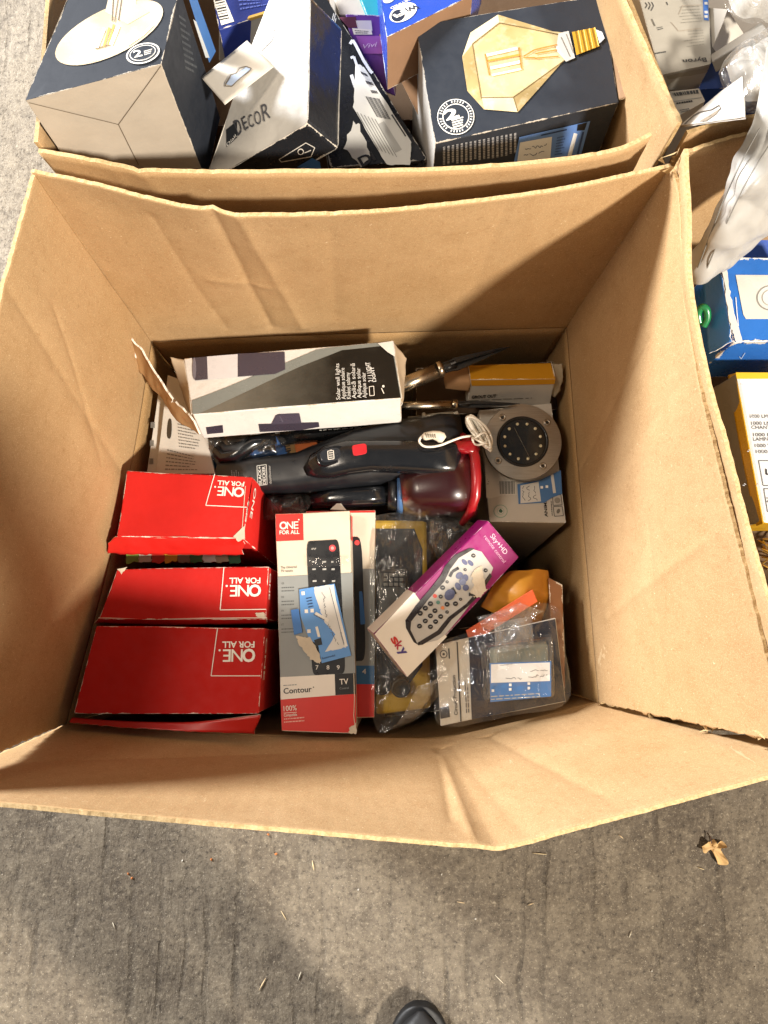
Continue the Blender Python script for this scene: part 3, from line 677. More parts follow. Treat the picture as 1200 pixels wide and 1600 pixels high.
# ---- bagged yellow test set
yb = Carton('yellow_test_set', 'yellow and dark device with a keypad in a clear bag beside the remote cartons', 'device', [(586, 812), (667, 814), (674, 1106), (588, 1117)], (.375, .372, .365), .035, plain('#c9a227', .5, bump=.2), amp=.001, seed=21, bevel=.004, body='yellow_case')
p = yb.pr('top'); p.poly([(587, 826), (647, 826), (660, 858), (660, 900), (660, 1040), (640, 1068), (588, 1075)], ink('#242629', .35), 1)
p.build('dark_face', yb.o)
def rbox(name, quad, z0, h, mat, parent, inset=.12, bev=.0015):
    base = [at(u, v, z0) for u, v in quad]; c = sum(base, Vector())/4
    top = [c+(q-c)*(1-inset)+Vector((0, 0, h)) for q in base]
    n = (base[1]-base[0]).cross(base[3]-base[0])
    fs = [(4, 5, 6, 7), (0, 4, 7, 3), (0, 1, 5, 4), (1, 2, 6, 5), (2, 3, 7, 6)]
    if n.z < 0: fs = [f[::-1] for f in fs]; fs = fs
    o = mk(name, base+top, fs, mat, parent, bevel=bev)
    bm = bmesh.new(); bm.from_mesh(o.data); bmesh.ops.recalc_face_normals(bm, faces=bm.faces[:]); bm.to_mesh(o.data); bm.free()
    return o
kp = rbox('keypad', [(590, 889), (636, 889), (638, 1000), (590, 1002)], .377, .012, plain('#575753', .45), yb.o)
rbox('key_panel', [(596, 893), (634, 892), (634, 917), (597, 918)], .3885, .002, plain('#26282b', .4), yb.o, .04, .0008)
for i in range(4):
    for j in range(3): rbox('key', [(599.5+i*8.2, 895.5+j*7.4), (606+i*8.2, 895.5+j*7.4), (606+i*8.2, 901+j*7.4), (599.5+i*8.2, 901+j*7.4)], .3905, .0018, plain('#8a8a84', .5), yb.o, .15, .0005)
for (u, v) in ((596, 1068), (625, 1072)):
    lathe('knob', at(u, v, .366), (0.05, -.1, 1), [(.0115, 0), (.0115, .012), (.0098, .0145), (.0085, .0142), (.008, .012), (0, .012)], plain('#1c1d1f', .45), yb.o, 26)
def blob(name, outline, z0, h, mat, parent=None, amp=.006, freq=22, seed=0, n=5, loc=None, flip=1):
    """crumpled film pillow: outline in the photo, raised and creased in the middle"""
    pts = [at(u, v, z0) for u, v in outline]; c = sum(pts, Vector())/len(pts); m = len(pts); K = m*6
    ring = [cr(pts+[pts[0]], i/K) for i in range(K)]
    vs_, fs = [c.copy()], []
    for k in range(1, n*3+1):
        t = k/(n*3)
        for p_ in ring: vs_.append(c.lerp(p_, t))
    L = n*3
    for i in range(K):
        fs.append((0, 1+i, 1+(i+1) % K))
        for k in range(L-1):
            a, b = 1+k*K, 1+(k+1)*K; fs.append((a+i, b+i, b+(i+1) % K, a+(i+1) % K))
    out = []
    for idx, v in enumerate(vs_):
        t = 0 if idx == 0 else (1+(idx-1)//K)/L
        r1_ = abs(dnoise(v, freq, seed)); r2_ = dnoise(v, freq*2.4, seed+5); r3_ = abs(dnoise((v.x, v.y*.4, v.z), freq*3.2, seed+9))
        out.append(v+Vector((0, 0, h*(1-t**3)+amp*(r1_*1.4-.5+.5*r2_+.5*r3_)*(1 if t < .98 else .6))))
    o = mk(name, out, fs, mat, parent, smooth=True, loc=None if parent else c)
    return o
blob('clear_bag', [(580, 806), (640, 800), (690, 812), (682, 900), (690, 1000), (700, 1050), (668, 1110), (618, 1138), (584, 1128), (578, 960)], .392, .010, film_mat('cloudy_film', '#f8f8f6', .03, .28, .12), yb.o, .008, 26, 4)
sheet('bag_corner', [px_pts([(652, 1072, .41), (680, 1062, .415), (700, 1040, .41)]), px_pts([(628, 1120, .40), (662, 1106, .405), (690, 1070, .40)]), px_pts([(606, 1138, .385), (640, 1128, .39), (672, 1100, .39)])], yb.o, FILMH, FILMH, 0, 40, 30, amp=.007, freq=38, seed=12, smoothrows=True)

# ---- satellite TV remote carton
MAG = '#8e1566'
sk = Carton('satellite_remote_carton', 'magenta and white satellite TV remote carton lying across the other goods', 'carton', [(763, 813), (811, 870), (636, 1058), (584, 991)], (.442, .424, .450), .030,
    {'all': carton_mat(MAG, .34, .25, '#e6d8e0', .05, crumple=.12), 'top': carton_mat(MAG, .34, .25, '#e6d8e0', .05, crumple=.12), 'front': carton_mat('#c9b7a6', .5, .3, '#e8ded2', .05)}, None, amp=.0005, seed=33, bevel=.0016)
p = sk.pr('top')
WB = (646.5, 926)
p.poly([(646.5, 925.5), (698, 994.5), (636.3, 1057.3), (585, 991)], ink('#ece6da', .35), 1)
out = [(735, 857), (752, 862), (770, 887), (766, 898), (750, 925), (735, 943), (728, 952), (718, 965), (697, 990), (683, 1000), (654, 1007), (645, 1001), (635, 980), (634, 970), (650, 947), (672, 922), (690, 900), (697, 885), (712, 868), (725, 860)]
p.poly([(733, 856.5), (741, 857), (716, 872), (703, 889), (694, 908), (670, 935), (642, 971), (641, 984), (651, 1004), (654, 1008), (646, 1003), (634, 981), (633, 969), (649, 946), (671, 921), (688, 899), (695, 884), (710, 867)], ink('#2a2629', .3), 3)
p.poly([(768, 900), (751, 927), (732, 946), (705, 968), (688, 990), (660, 1007), (653, 1008), (652, 1004), (683, 985), (700, 964), (728, 943), (747, 921), (765, 895)], ink('#2a2629', .3), 3)
p.poly(out, ink('#b9b7b2', .3), 2)
KB, LB = ink('#2a2a2e', .3), ink('#565d80', .3)
for (u, v, r) in ((739, 868, 3.6), (758, 891, 3.4), (726, 890, 2.6), (698, 909, 2.6), (691, 918, 4), (688, 932, 3.4), (672, 943, 4.2), (664, 950, 4.2), (656, 958, 4.2), (679, 954, 4), (672, 962, 4), (664, 970, 4), (655, 978, 4), (688, 963, 4), (680, 971, 4), (672, 979, 4), (698, 944, 4), (711, 943, 4), (719, 936, 2.6), (698, 956, 2.8)):
    p.ell((u, v), r, r*.95, KB, 4, n=12); p.line((u-r*.4, v+.2), (u+r*.4, v-.5), .8, ink('#b9b9b4'), 5)
for (u, v, rx, ry, ro) in ((725, 878, 5.6, 3.4, .8), (734.5, 879.5, 5.6, 3.4, .8), (717, 899, 5, 6.2, .9), (726, 903, 5, 6, .3), (715, 916, 4.4, 6.4, -.5), (727, 918, 5, 5, .5)): p.ell((u, v), rx, ry, LB, 4, ro, 14)
p.ell((722, 909), 5.4, 5.4, ink('#6d7594', .3), 5); p.ell((702, 929), 7.6, 9.2, LB, 4, .6, 18)
p.path([(702, 901), (706, 893), (716, 887)], 4.6, KB, 4); p.path([(706, 918), (711, 928)], 4.6, KB, 4)
p.ell((679, 931), 3.2, 3.2, ink('#d9564a'), 4); p.ell((684, 941), 3, 3, ink('#5f8f86'), 4); p.ell((691, 949.5), 2.8, 2.8, ink('#e08a5a'), 4)
for s_, a, b, c_ in (('s', (609.5, 998), (616, 1008), '#c8352e'), ('k', (616, 1008.5), (622, 1016), '#b03046'), ('y', (622.5, 1015), (629, 1025), '#4a3f86')): p.text(s_, a, b, 12.5, ink(c_), 3, .03)
p.text('Sky+HD', (765, 838), (788, 867), 7.5, ink('#e9c6dc'), 3); p.text('remote control', (755, 839), (786, 880), 5.6, ink('#e0a8cc'), 3)
p.rpoly([(742, 889), (752, 884), (755, 902), (760, 922), (748, 934), (733, 930), (739, 912), (735, 898)], TORN, 6, 1.8, 6, 9)
for k in range(5): p.rpoly([(731+k*2, 927+k*.6), (733.5+k*2, 925+k), (734+k*2, 930), (731.5+k*2, 931)], KB, 7, .5, 3, k)
p.build('printed_top', sk.o)
q = sk.pr('left'); A_, B_ = sk.T[3], sk.T[0]; dn = -sk.N*(sk.depth-.0006); q.wpoly([A_.lerp(B_, .004), A_.lerp(B_, .352), A_.lerp(B_, .352)+dn, A_.lerp(B_, .004)+dn], ink('#ddd6ca'), 1); q.build('white_side', sk.o)
q = sk.pr('front'); q.lines([(572, 996), (622, 1055), (630, 1058), (580, 996)], 2, ink('#a08d7e'), 1, .3, 3); q.build('end_print', sk.o)

# ---- circuit protection pack in a bag
cp = Carton('blister_pack', 'bagged circuit protection blister pack with navy card and blue sticker in the near right corner', 'blister pack', [(681, 1008), (868, 966), (884, 1096), (689, 1134)], (.415, .41, .405), .004, carton_mat('#cfc8b8', .45, .15, '#efe8dc', .05), amp=.0012, seed=41, body='card', bevel=.0006)
p = cp.pr('top')
p.poly([(732, 997), (867, 967), (883, 1095), (737, 1124)], ink('#1c2030', .4), 1); p.line((714, 1003), (720, 1127), 2.0, ink('#2b2c30'), 2)
p.text('Circuit Protection', (715, 1117), (711, 1055), 5.6, ink('#17171a'), 2, .012); p.lines([(727, 1114), (724, 1050), (731, 1049), (734, 1113)], 2, ink('#55555a'), 2, .4, 5)
p.poly([(687, 1106), (701, 1103), (703, 1120), (688, 1123)], ink('#2b2c30'), 2); p.ell((693, 1022), 6, 6.4, ink('#3a3a3e'), 2); p.ell((693, 1022), 4.6, 5, ink('#cfc8b8'), 3); p.ell((693, 1022), 2, 2, ink('#3a3a3e'), 4, n=10); p.line((701, 1013), (702, 1029), 2, ink('#3a3a3e'), 2)
p.build('printed_card', cp.o)
bub = rbox('blister_bubble', [(750, 1006), (863, 990), (867, 1091), (756, 1096)], .414, .020, film_mat('blister_plastic', '#e2e4de', .08, .35, .12), cp.o, .10, .004)
rbox('breaker_body', [(765, 1012), (855, 1002), (858, 1085), (768, 1092)], .4135, .014, plain('#a3a69c', .4), cp.o, .08, .003)
st = Print(at(810, 1060, .4372), Vector((0, 0, 1)), None)
st.poly([(765, 1036), (861, 1033), (861, 1088), (766, 1097)], ink('#4a76ab'), 1); st.poly([(767, 1038), (859, 1035), (859, 1064), (767, 1067)], ink('#e6e3db'), 2)
st.scrawl((790, 1060), (815, 1060), 3, DGREY, 3, 3, .8); st.scrawl((825, 1057), (855, 1055), 4, DGREY, 3, 5, .8); st.scrawl((828, 1048), (855, 1047), 3, DGREY, 3, 6, .7); st.scrawl((781, 1040), (800, 1038), 2, DGREY, 3, 7, .7)
for (u, v) in ((770, 1079), (797, 1070), (797, 1077), (826, 1068), (826, 1075)): st.poly([(u-2, v-2), (u+2, v-2), (u+2, v+2), (u-2, v+2)], WHITE, 3)
st.lines([(767, 1086), (858, 1080), (858, 1090), (767, 1095)], 2, ink('#b5b0a0'), 3, .3, 6, short=.2); st.build('blue_sticker', cp.o)
sheet('hook_tab', [px_pts([(772, 974, .4372), (800, 968, .4376), (831, 963, .4372)]), px_pts([(774, 1022, .4376), (804, 1016, .438), (834, 1010, .4376)])], cp.o, FILMH, FILMH, 0, 20, 14, amp=.0012, freq=60, seed=3)
blob('clear_bag', [(680, 1004), (740, 985), (810, 955), (850, 942), (878, 960), (884, 1020), (887, 1097), (800, 1118), (691, 1135), (680, 1080)], .436, .006, FILM, cp.o, .008, 34, 7)

# ---- padded envelope, orange leaflet, film roll, small brown carton
pe = thing('padded_envelope', 'amber padded envelope crammed behind the circuit protection pack', 'envelope', T(at(800, 930, .36)))
sheet('envelope_body', [px_pts([(752, 948, .395), (772, 912, .40), (795, 893, .40)]), px_pts([(790, 968, .39), (812, 930, .415), (836, 889, .405)]), px_pts([(842, 985, .37), (858, 935, .39), (856, 892, .385)])], pe, plain('#cf8f30', .4, bump=.4, bscale=60), None, .006, 40, 30, amp=.004, freq=26, seed=15, smoothrows=True)
ol = Carton('orange_leaflet', 'folded orange leaflet tucked between the amber envelope and the bagged pack', 'leaflet', [(728, 985), (832, 921), (840, 940), (735, 1006)], (.405, .42, .405), .003, plain('#e0602a', .5, bump=.2), amp=.001, seed=16, body='folded_sheet', bevel=.0005)
sheet('film_roll', [px_pts([(745, 964, .425), (780, 955, .43), (812, 941, .43)]), px_pts([(750, 975, .43), (790, 965, .436), (820, 945, .432)]), px_pts([(760, 990, .42), (800, 980, .43), (850, 955, .42)])], ol.o, FILMH, FILMH, 0, 40, 20, amp=.005, freq=40, seed=17, smoothrows=True)
bc = Carton('small_brown_carton', 'small worn brown carton standing against the right wall', 'carton', [(857, 903), (879, 914), (884, 1075), (866, 1075)], .395, .36, carton_mat('#8a5a34', .6, .9, '#cdbda6', .3), amp=.001, seed=18)
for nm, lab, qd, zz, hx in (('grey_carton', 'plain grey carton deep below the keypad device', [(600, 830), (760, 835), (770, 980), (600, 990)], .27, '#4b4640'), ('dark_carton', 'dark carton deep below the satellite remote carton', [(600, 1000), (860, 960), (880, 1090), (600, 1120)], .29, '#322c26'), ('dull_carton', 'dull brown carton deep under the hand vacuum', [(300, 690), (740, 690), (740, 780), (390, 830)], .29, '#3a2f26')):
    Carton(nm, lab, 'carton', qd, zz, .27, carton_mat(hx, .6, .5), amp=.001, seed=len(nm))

# ---- animal toy carton with round ground light on it
ac = Carton('white_toy_carton', 'white carton with green seal and barcode under the round steel light', 'carton', [(748, 641), (861, 630), (884, 817), (765, 815)], (.365, .365, .372), .34, carton_mat('#bfb8ac', .5, .35, '#e8e2d6', .12), amp=.0008, seed=51)
p = ac.pr('top')
p.ell((782, 799), 11, 10.4, ink('#7f9a86'), 1); p.ell((782, 799), 9.8, 9.2, ink('#bdb8ac'), 2); p.ell((782, 799), 5.5, 5.4, ink('#8fa593'), 3); p.ell((782, 799), 4.6, 4.5, ink('#c5c0b4'), 4); p.poly([(782, 795), (785.5, 799), (783, 802), (780, 801), (779, 798)], ink('#2f5a44'), 5)
for k in range(15):
    u = 781+k*1.6; w = (1.1, .5, .8)[k % 3]; p.line((u, 752), (u+.7, 772), w, ink('#3a3a3c'), 2)
p.poly([(788, 751), (806, 749), (807, 773), (790, 774)], ink('#c9c3b6'), 1); p.lines([(757, 736), (778, 740), (782, 758), (760, 758)], 6, ink('#6f6c66'), 1, .35, 4)
p.text('ANIMAL', (855.5, 808), (853, 775), 4.6, ink('#232326'), 3, .02); p.lines([(861, 806), (859, 780), (862, 780), (864, 806)], 1, DGREY, 2, .4, 3)
p.path([(864, 792), (878, 791), (880, 806), (866, 807)], 1, DGREY, 2, True); p.path([(863, 775), (876, 773), (878, 789), (864, 790)], 1, DGREY, 2, True); p.ell((870.5, 782), 4.6, 4.6, ink('#8d877d'), 2); p.ell((872, 799), 2.6, 4, ink('#6d6860'), 3, .4, 10)
p.poly([(757, 700), (760, 778), (766, 779), (800, 770)], ink('#cac4b8'), 1)
p.build('printed_top', ac.o)
s = ac.pr('top', .0010); s.poly([(808, 757), (842, 751), (876, 735), (878, 772), (862, 778), (850, 786), (810, 788)], ink('#456f9f'), 1); s.poly([(813, 759), (841, 753), (845, 784), (813, 787)], ink('#cdc9c0'), 2)
for k in range(3): s.scrawl((818+k*9, 783), (816+k*9, 760), 6, ink('#3c3c40'), 3, k, .8)
for (u, v) in ((846, 762), (854, 761)): s.poly([(u-2, v-2), (u+2, v-2), (u+2, v+2), (u-2, v+2)], WHITE, 3)
s.line((862, 742), (866, 771), 4.5, ink('#cdc9c0'), 3); s.build('blue_sticker', ac.o)

gl = thing('ground_light', 'round brushed steel ground light with black lens lying on the white toy carton', 'light', T(at(815, 692, .37)))
ax = Vector((-.02, -.03, 1)).normalized(); gc = at(815, 692, .385); R = 62*mpp(.395)
def steel_mat():
    t = NT('brushed_steel'); v = t.obj(); n = t.noise(60, 4, .6, t.mapped(v, (1, 14, 1))); b = t.noise(24, 4, .6, v)
    t.l(t.mix(n, lin('#8f877b'), lin('#b9b0a2')), t.b.inputs['Base Color']); t.b.inputs['Metallic'].default_value = 1
    t.l(t.rng(b, .3, .7, .28, .42), t.b.inputs['Roughness']); t.bump(n, .12, .0004); return t.m
STEEL = steel_mat()
lathe('black_housing', gc, ax, [(0, -.018), (R*.86, -.018), (R*.93, -.004), (R*.93, .004)], plain('#161616', .5), gl, 60)
lathe('steel_ring', gc, ax, [(R*.93, .0005), (R*.985, .0005), (R, .0018), (R, .0056), (R*.99, .0066), (R*.665, .0072), (R*.655, .0066), (R*.65, .003)], STEEL, gl, 110, smooth=False)
lathe('black_bezel', gc, ax, [(R*.655, .0055), (R*.655, .0086), (R*.64, .0092), (R*.60, .0090), (R*.59, .0070)], plain('#101010', .4), gl, 60)
lathe('lens', gc, ax, [(R*.60, .0068), (R*.3, .0072), (0, .0073)], plain('#17140f', .2, var=.2), gl, 48)
X = ax.orthogonal().normalized(); X = (Vector((1, 0, 0))-ax*ax.x).normalized(); Y = ax.cross(X)
for k in range(12):
    a = math.radians(k*30+15); lathe('led', gc+ax*.0072+(X*math.cos(a)+Y*math.sin(a))*R*.47, ax, [(.0018, 0), (.0018, .0012), (.0010, .0017), (0, .0017)], plain('#d8cfae', .25), gl, 10)
for k in range(4):
    a = math.radians(38+k*90); c0 = gc+ax*.0070+(X*math.cos(a)+Y*math.sin(a))*R*.81
    sc_ = lathe('screw', c0, ax, [(.0042, -.001), (.0042, .0016), (.0036, .0022), (.0022, .0022), (.0020, .0010), (0, .0010)], STEEL, gl, 18)
    lathe('socket', c0+ax*.0011, ax, [(.0019, 0), (0, 0.0001)], plain('#2a241c', .5), sc_, 6)
A, B = gc+ax*.0077+(X*-.42+Y*.75)*R*.5, gc+ax*.0077+(X*.33-Y*.85)*R*.5
tube('cell_line', [A, B], .0004, plain('#6b665a', .4), gl, 5)

# ---- white cable with plug
wc = thing('white_cable', 'bundled thin white cable with a plug resting on the hand vacuum', 'cable', T(at(745, 672, .42)))
WP = plain('#d9d2c4', .38, var=.08)
rnd = random.Random(5); WP = plain('#e9e3d6', .42, var=.04)
for k in range(12):
    w = 3+k*1.05; ox, oy = rnd.uniform(-3, 3), rnd.uniform(-3, 3); pts = []
    for i in range(29):
        a_ = 2*math.pi*i/28; lx, ly = math.cos(a_)*w*(1.15+.35*math.sin(a_)), math.sin(a_)*(31-k*.5)
        pts.append(at(750+ox*.6+ly*-.52+lx*.86, 676+oy+ly*-.86*-1*-1+lx*-.50*-1*.5, .430+.012*math.cos(a_+k)*(.4 if k < 4 else .8)*.5+.0022*(k % 4)))
    tube('cord_loop', pts, .0015, WP, wc, 7)
tube('cord_tie', [at(u, v, z) for u, v, z in ((736, 690, .43), (745, 682, .446), (757, 676, .444), (763, 686, .438), (752, 694, .444), (742, 694, .436), (738, 684, .44), (750, 690, .449), (764, 694, .436))], .0013, WP, wc, 7, smoothn=60)
tube('cord_lead', [at(u, v, z) for u, v, z in ((738, 681, .437), (722, 683, .445), (705, 689, .449), (690, 695, .449), (675, 698, .448), (662, 697, .448), (655, 690, .448), (658, 683, .450), (664, 681, .4515))], .0014, WP, wc, 7, smoothn=60)
loft('plug', [(at(661, 683.5, .4515), .0032, .003), (at(664, 682, .4525), .0046, .004), (at(676, 679.5, .4525), .0048, .0042), (at(684, 681, .4525), .0060, .0052), (at(690, 684, .452), .0064, .0054), (at(694, 687, .4515), .0040, .0036)], plain('#dcd3c2', .4), wc, 16)
for k in range(5): tube('strain_ribs' if False else 'strain_rib', [at(664.5+k*3.4, 677-k*.2, .455), at(666.3+k*3.4, 680, .458), at(667+k*3.4, 684, .4565)], .0006, plain('#8f887a', .5), wc, 5)

# ---- hand vacuum
hv = thing('hand_vacuum', 'black cordless hand vacuum with red dust bowl lying across the carton', 'hand vacuum', T(at(560, 735, .36)))
PLB = plain('#191b1f', .36, coat=.1, var=.12); PLG = plain('#14161a', .2, coat=.35, var=.1)
def sec(u, v, z, hw, h, e=3): return (at(u, v, z), hw*mpp(z), h, e)
loft('motor_body', [sec(343, 747, .385, 10, .008, 3), sec(346, 747, .388, 23, .018, 4), sec(395, 744, .390, 26, .020, 4), sec(440, 742, .390, 29, .022, 4), sec(470, 739, .390, 31, .024, 3.4), sec(500, 733, .390, 37, .028, 3), sec(560, 719, .39, 46, .034, 3), sec(620, 709, .388, 50, .036, 3.2), sec(690, 702, .386, 53, .036, 3.4), sec(718, 700, .385, 50, .034, 3.4)], PLB, hv, 36)
loft('handle', [sec(478, 737, .413, 8, .004, 2.4), sec(492, 729, .417, 20, .008, 2.6), sec(515, 722, .421, 27, .011, 2.8), sec(545, 715, .423, 27, .012, 2.8), sec(580, 713, .424, 25, .013, 2.6), sec(630, 714, .424, 26, .014, 2.6), sec(680, 716, .424, 27, .014, 2.8), sec(708, 718, .423, 26, .013, 3), sec(715, 719, .421, 22, .009, 3)], PLG, hv, 32)
loft('crevice_tube', [sec(488, 784, .385, 10, .010, 3), sec(520, 779, .388, 14, .014, 3.2), sec(570, 776, .39, 15, .015, 3.2), sec(606, 774, .39, 15, .015, 3.2)], PLG, hv, 24)
loft('bowl_collar', [sec(606, 773, .388, 22, .022, 3), sec(622, 773, .388, 25, .026, 3)], plain('#17181c', .3), hv, 28)
loft('blue_seal', [sec(620, 773, .388, 26, .028, 3), sec(629, 773, .388, 28, .030, 3)], plain('#4a6fa0', .3), hv, 28)
def bowl_mat():
    t = NT('red_translucent_plastic'); t.b.inputs['Base Color'].default_value = lin('#33070c'); t.b.inputs['Roughness'].default_value = .3
    t.b.inputs['Transmission Weight'].default_value = .35; t.b.inputs['Coat Weight'].default_value = .15; return t.m
loft('dust_bowl', [sec(626, 772, .388, 30, .034, 2.6), sec(650, 769, .388, 38, .040, 2.6), sec(690, 764, .387, 46, .046, 2.6), sec(728, 757, .385, 56, .050, 2.6)], bowl_mat(), hv, 36)
RPL = plain('#96101a', .32, coat=.2)
rim = [(722, 682, .415), (735, 690, .425), (742, 715, .432), (744, 745, .435), (743, 775, .430), (735, 800, .418), (722, 818, .40)]
tube('red_rim', px_pts(rim), [.005, .0058, .006, .006, .0058, .0052, .004], RPL, hv, 14, smoothn=None or 0)
loft('red_catch', [sec(712, 690, .418, 6, .006, 4), sec(716, 700, .424, 10, .008, 4), sec(738, 700, .428, 12, .009, 4), sec(742, 700, .424, 8, .006, 4)], RPL, hv, 20)
loft('red_nose', [sec(312, 741, .372, 7, .006, 4), sec(330, 742, .376, 9, .008, 4), sec(345, 742, .378, 10, .009, 4)], RPL, hv, 16)
# controls and lettering
def flatdisk(name, c, rx, ry, z, h, mat, rot=0, e=2.6, nrm=None):
    pts_ = []
    for i in range(28):
        a = 2*math.pi*i/28; ca, sa = math.cos(a), math.sin(a); x = math.copysign(abs(ca)**(2/e), ca)*rx; y = math.copysign(abs(sa)**(2/e), sa)*ry
        pts_.append((c[0]+x*math.cos(rot)-y*math.sin(rot), c[1]+x*math.sin(rot)+y*math.cos(rot)))
    lo = [at(u, v, z) for u, v in pts_]; cc = sum(lo, Vector())/28; hi = [cc+(p_-cc)*.92+Vector((0, 0, h)) for p_ in lo]
    fs = [tuple(27-i for i in range(28)) if False else tuple(28+i for i in range(28))]+[(i, (i+1) % 28, 28+(i+1) % 28, 28+i) for i in range(28)]
    o = mk(name, lo+hi, fs, mat, hv, bevel=.0006); bm = bmesh.new(); bm.from_mesh(o.data); bmesh.ops.recalc_face_normals(bm, faces=bm.faces[:]); bm.to_mesh(o.data); bm.free(); return o
flatdisk('control_recess', (518, 712), 25, 15, .4315, .0018, plain('#101114', .12, coat=.5), -.25, 3)
flatdisk('control_panel', (516, 711), 17, 10.5, .4330, .0014, plain('#2a2d33', .2), -.2, 3.2)
flatdisk('power_button', (562, 703), 12, 9, .4345, .0022, plain('#c8232b', .35), -.15, 5)
p = Print(at(516, 711, .4346), Vector((0, 0, 1)), None, .0002); p.path([(512, 705), (521, 704), (522, 717), (513, 718)], 1.1, WHITE, 1, True); p.line((515, 704), (518.5, 703.4), 1.6, WHITE, 1)
for k in range(3): p.line((514, 708+k*3.4), (520, 707.4+k*3.4), 1.1, WHITE, 1)
p.build('battery_icon', hv)
p = Print(at(415, 743, .4135), Vector((.02, -.02, 1)), None, .0002)
p.path([(401.5, 728), (416, 726), (417.5, 757), (403, 759)], 1.0, ink('#bdbdb8'), 1, True)
p.text('BLACK+', (409, 757), (407.8, 729), 4.6, ink('#cfcfca'), 1, .012); p.text('DECKER', (415.5, 756.5), (414.2, 728.5), 4.6, ink('#cfcfca'), 1, .012)
p.text('dustbuster', (424.5, 756), (422.5, 727), 3.8, ink('#9a9a96'), 1); p.lines([(362, 757), (360, 733), (374, 733), (376, 757)], 4, ink('#77777a'), 1, .35, 4); p.build('lettering', hv)

# ---- solar wall light carton
sw = Carton('solar_light_carton', 'long glossy silver, black and white wall light carton lying on top, left end open', 'carton', [(287, 561), (614, 534), (627, 622), (300, 648)], (.452, .452, .470), .052,
    {'all': carton_mat('#dedbd6', .32, .5, '#b9a58a', .10, crumple=.3), 'top': carton_mat('#dedbd6', .22, .5, '#b9a58a', .15, crumple=.5)}, None, amp=.0022, seed=61, bevel=.0016, freq=15)
def foil():
    t = NT('silver_print'); v = t.obj(); n = t.noise(40, 5, .6, v)
    sx = t.n('ShaderNodeSeparateXYZ'); t.l(v, sx.inputs[0]); t.l(t.mix(t.math('ADD', t.rng(sx.outputs[0], -.09, .055), t.math('MULTIPLY', t.math('SUBTRACT', n, .5), .4), True), lin('#77756c'), lin('#191a1a')), t.b.inputs['Base Color']); t.b.inputs['Roughness'].default_value = .2; t.b.inputs['Metallic'].default_value = .25; t.bump(t.noise(30, 4, .6, v), .5, .004); return t.m
p = sw.pr('top', .0005)
p.poly([(300, 626), (360, 603), (436, 573), (495, 547), (520, 543), (613, 535), (626.5, 621), (301, 647)], ink('#7d827f', .25), 1)
p.poly([(312, 646), (400, 606), (470, 574), (535, 548), (612, 541), (626, 621.5)], foil(), 2)
p.poly([(590, 539), (613, 536), (617, 560), (606, 553)], ink('#dedbd6', .25), 8)
p.poly([(301, 560.5), (324, 558.5), (325, 593), (305, 595)], ink('#4a444e', .3), 2); p.ell((304, 577), 3, 17, ink('#77727c', .3), 3)
p.poly([(324, 558.5), (372, 554.5), (373, 590), (325, 593)], ink('#d3d1d4', .3), 2); p.poly([(372, 554), (445, 551), (446, 579), (430, 586), (372, 590)], ink('#443e4a', .3), 3)
for i, s_ in enumerate(('Solar wall lights', 'Applique solaire', 'Kinkiet solarny', 'Aplică solară', 'Aplique solar', 'Aplique solar')): p.text(s_, (532+i*8.2, 626-i*.6), (530+i*8.2, 570+(i % 3)*7), 5.4, ink('#d9d9d6'), 8, .006)
p.text('2 / 1 LIGHT', (583, 598), (578, 568), 6, ink('#e9e9e6'), 8, .012); p.text('LIGHT', (588, 598), (584, 575), 4, ink('#e9e9e6'), 8, .012)
p.path([(577, 606), (584, 605), (585, 619), (578, 620)], .9, WHITE, 8, True); p.line((596, 608), (600, 616), 1.4, WHITE, 8); p.ell((599, 605), 2, 2, WHITE, 8, n=8)
p.build('printed_top', sw.o)
p = sw.pr('front', .0006)
LAMP = ink('#3c3642', .3)
p.poly([(322, 667), (348, 664), (349, 675), (324, 677)], LAMP, 1); p.build('printed_lamp_head', sw.o); p = sw.pr('front', .0006); p.poly([(404, 662), (498, 659), (499, 666), (470, 671), (406, 674)], LAMP, 1); p.poly([(424, 662), (431, 648), (436, 646), (468, 645), (471, 660)], ink('#4a4452', .3), 2); p.line((437, 649), (442, 658), 1, ink('#6a6472'), 3)
p.build('printed_lamp', sw.o)
# opened end flaps and crushed right end
sheet('end_flap', [px_pts([(287, 562, .452), (294, 605, .46), (299, 648, .468)]), px_pts([(266, 558, .452), (280, 600, .44), (293, 640, .45)])], sw.o, plain('#b9a68c', .75, bump=.3), PAPER, .001, 16, 12, amp=.001, seed=3, rag=(0, .002, .001, .001))
sheet('torn_flap', [px_pts([(302, 658, .462), (312, 680, .44)]), px_pts([(262, 616, .455), (268, 646, .43)]), px_pts([(228, 560, .457), (240, 606, .42)]), px_pts([(204, 527, .46), (216, 576, .425)])], sw.o, plain('#a98458', .8, bump=.4), PAPER, .0022, 14, 60, amp=.003, freq=30, seed=8, rag=(0, .004, .002, .003), smoothrows=True)
sheet('crushed_end', [px_pts([(614, 535, .450), (620, 578, .46), (627, 622, .468)]), px_pts([(636, 560, .44), (631, 590, .44), (629, 630, .445)]), px_pts([(622, 572, .415), (622, 600, .41), (626, 640, .42)])], sw.o, plain('#a8947a', .75, bump=.4), PAPER, .001, 20, 14, amp=.003, freq=35, seed=9, rag=(.001, .002, .001, .001))

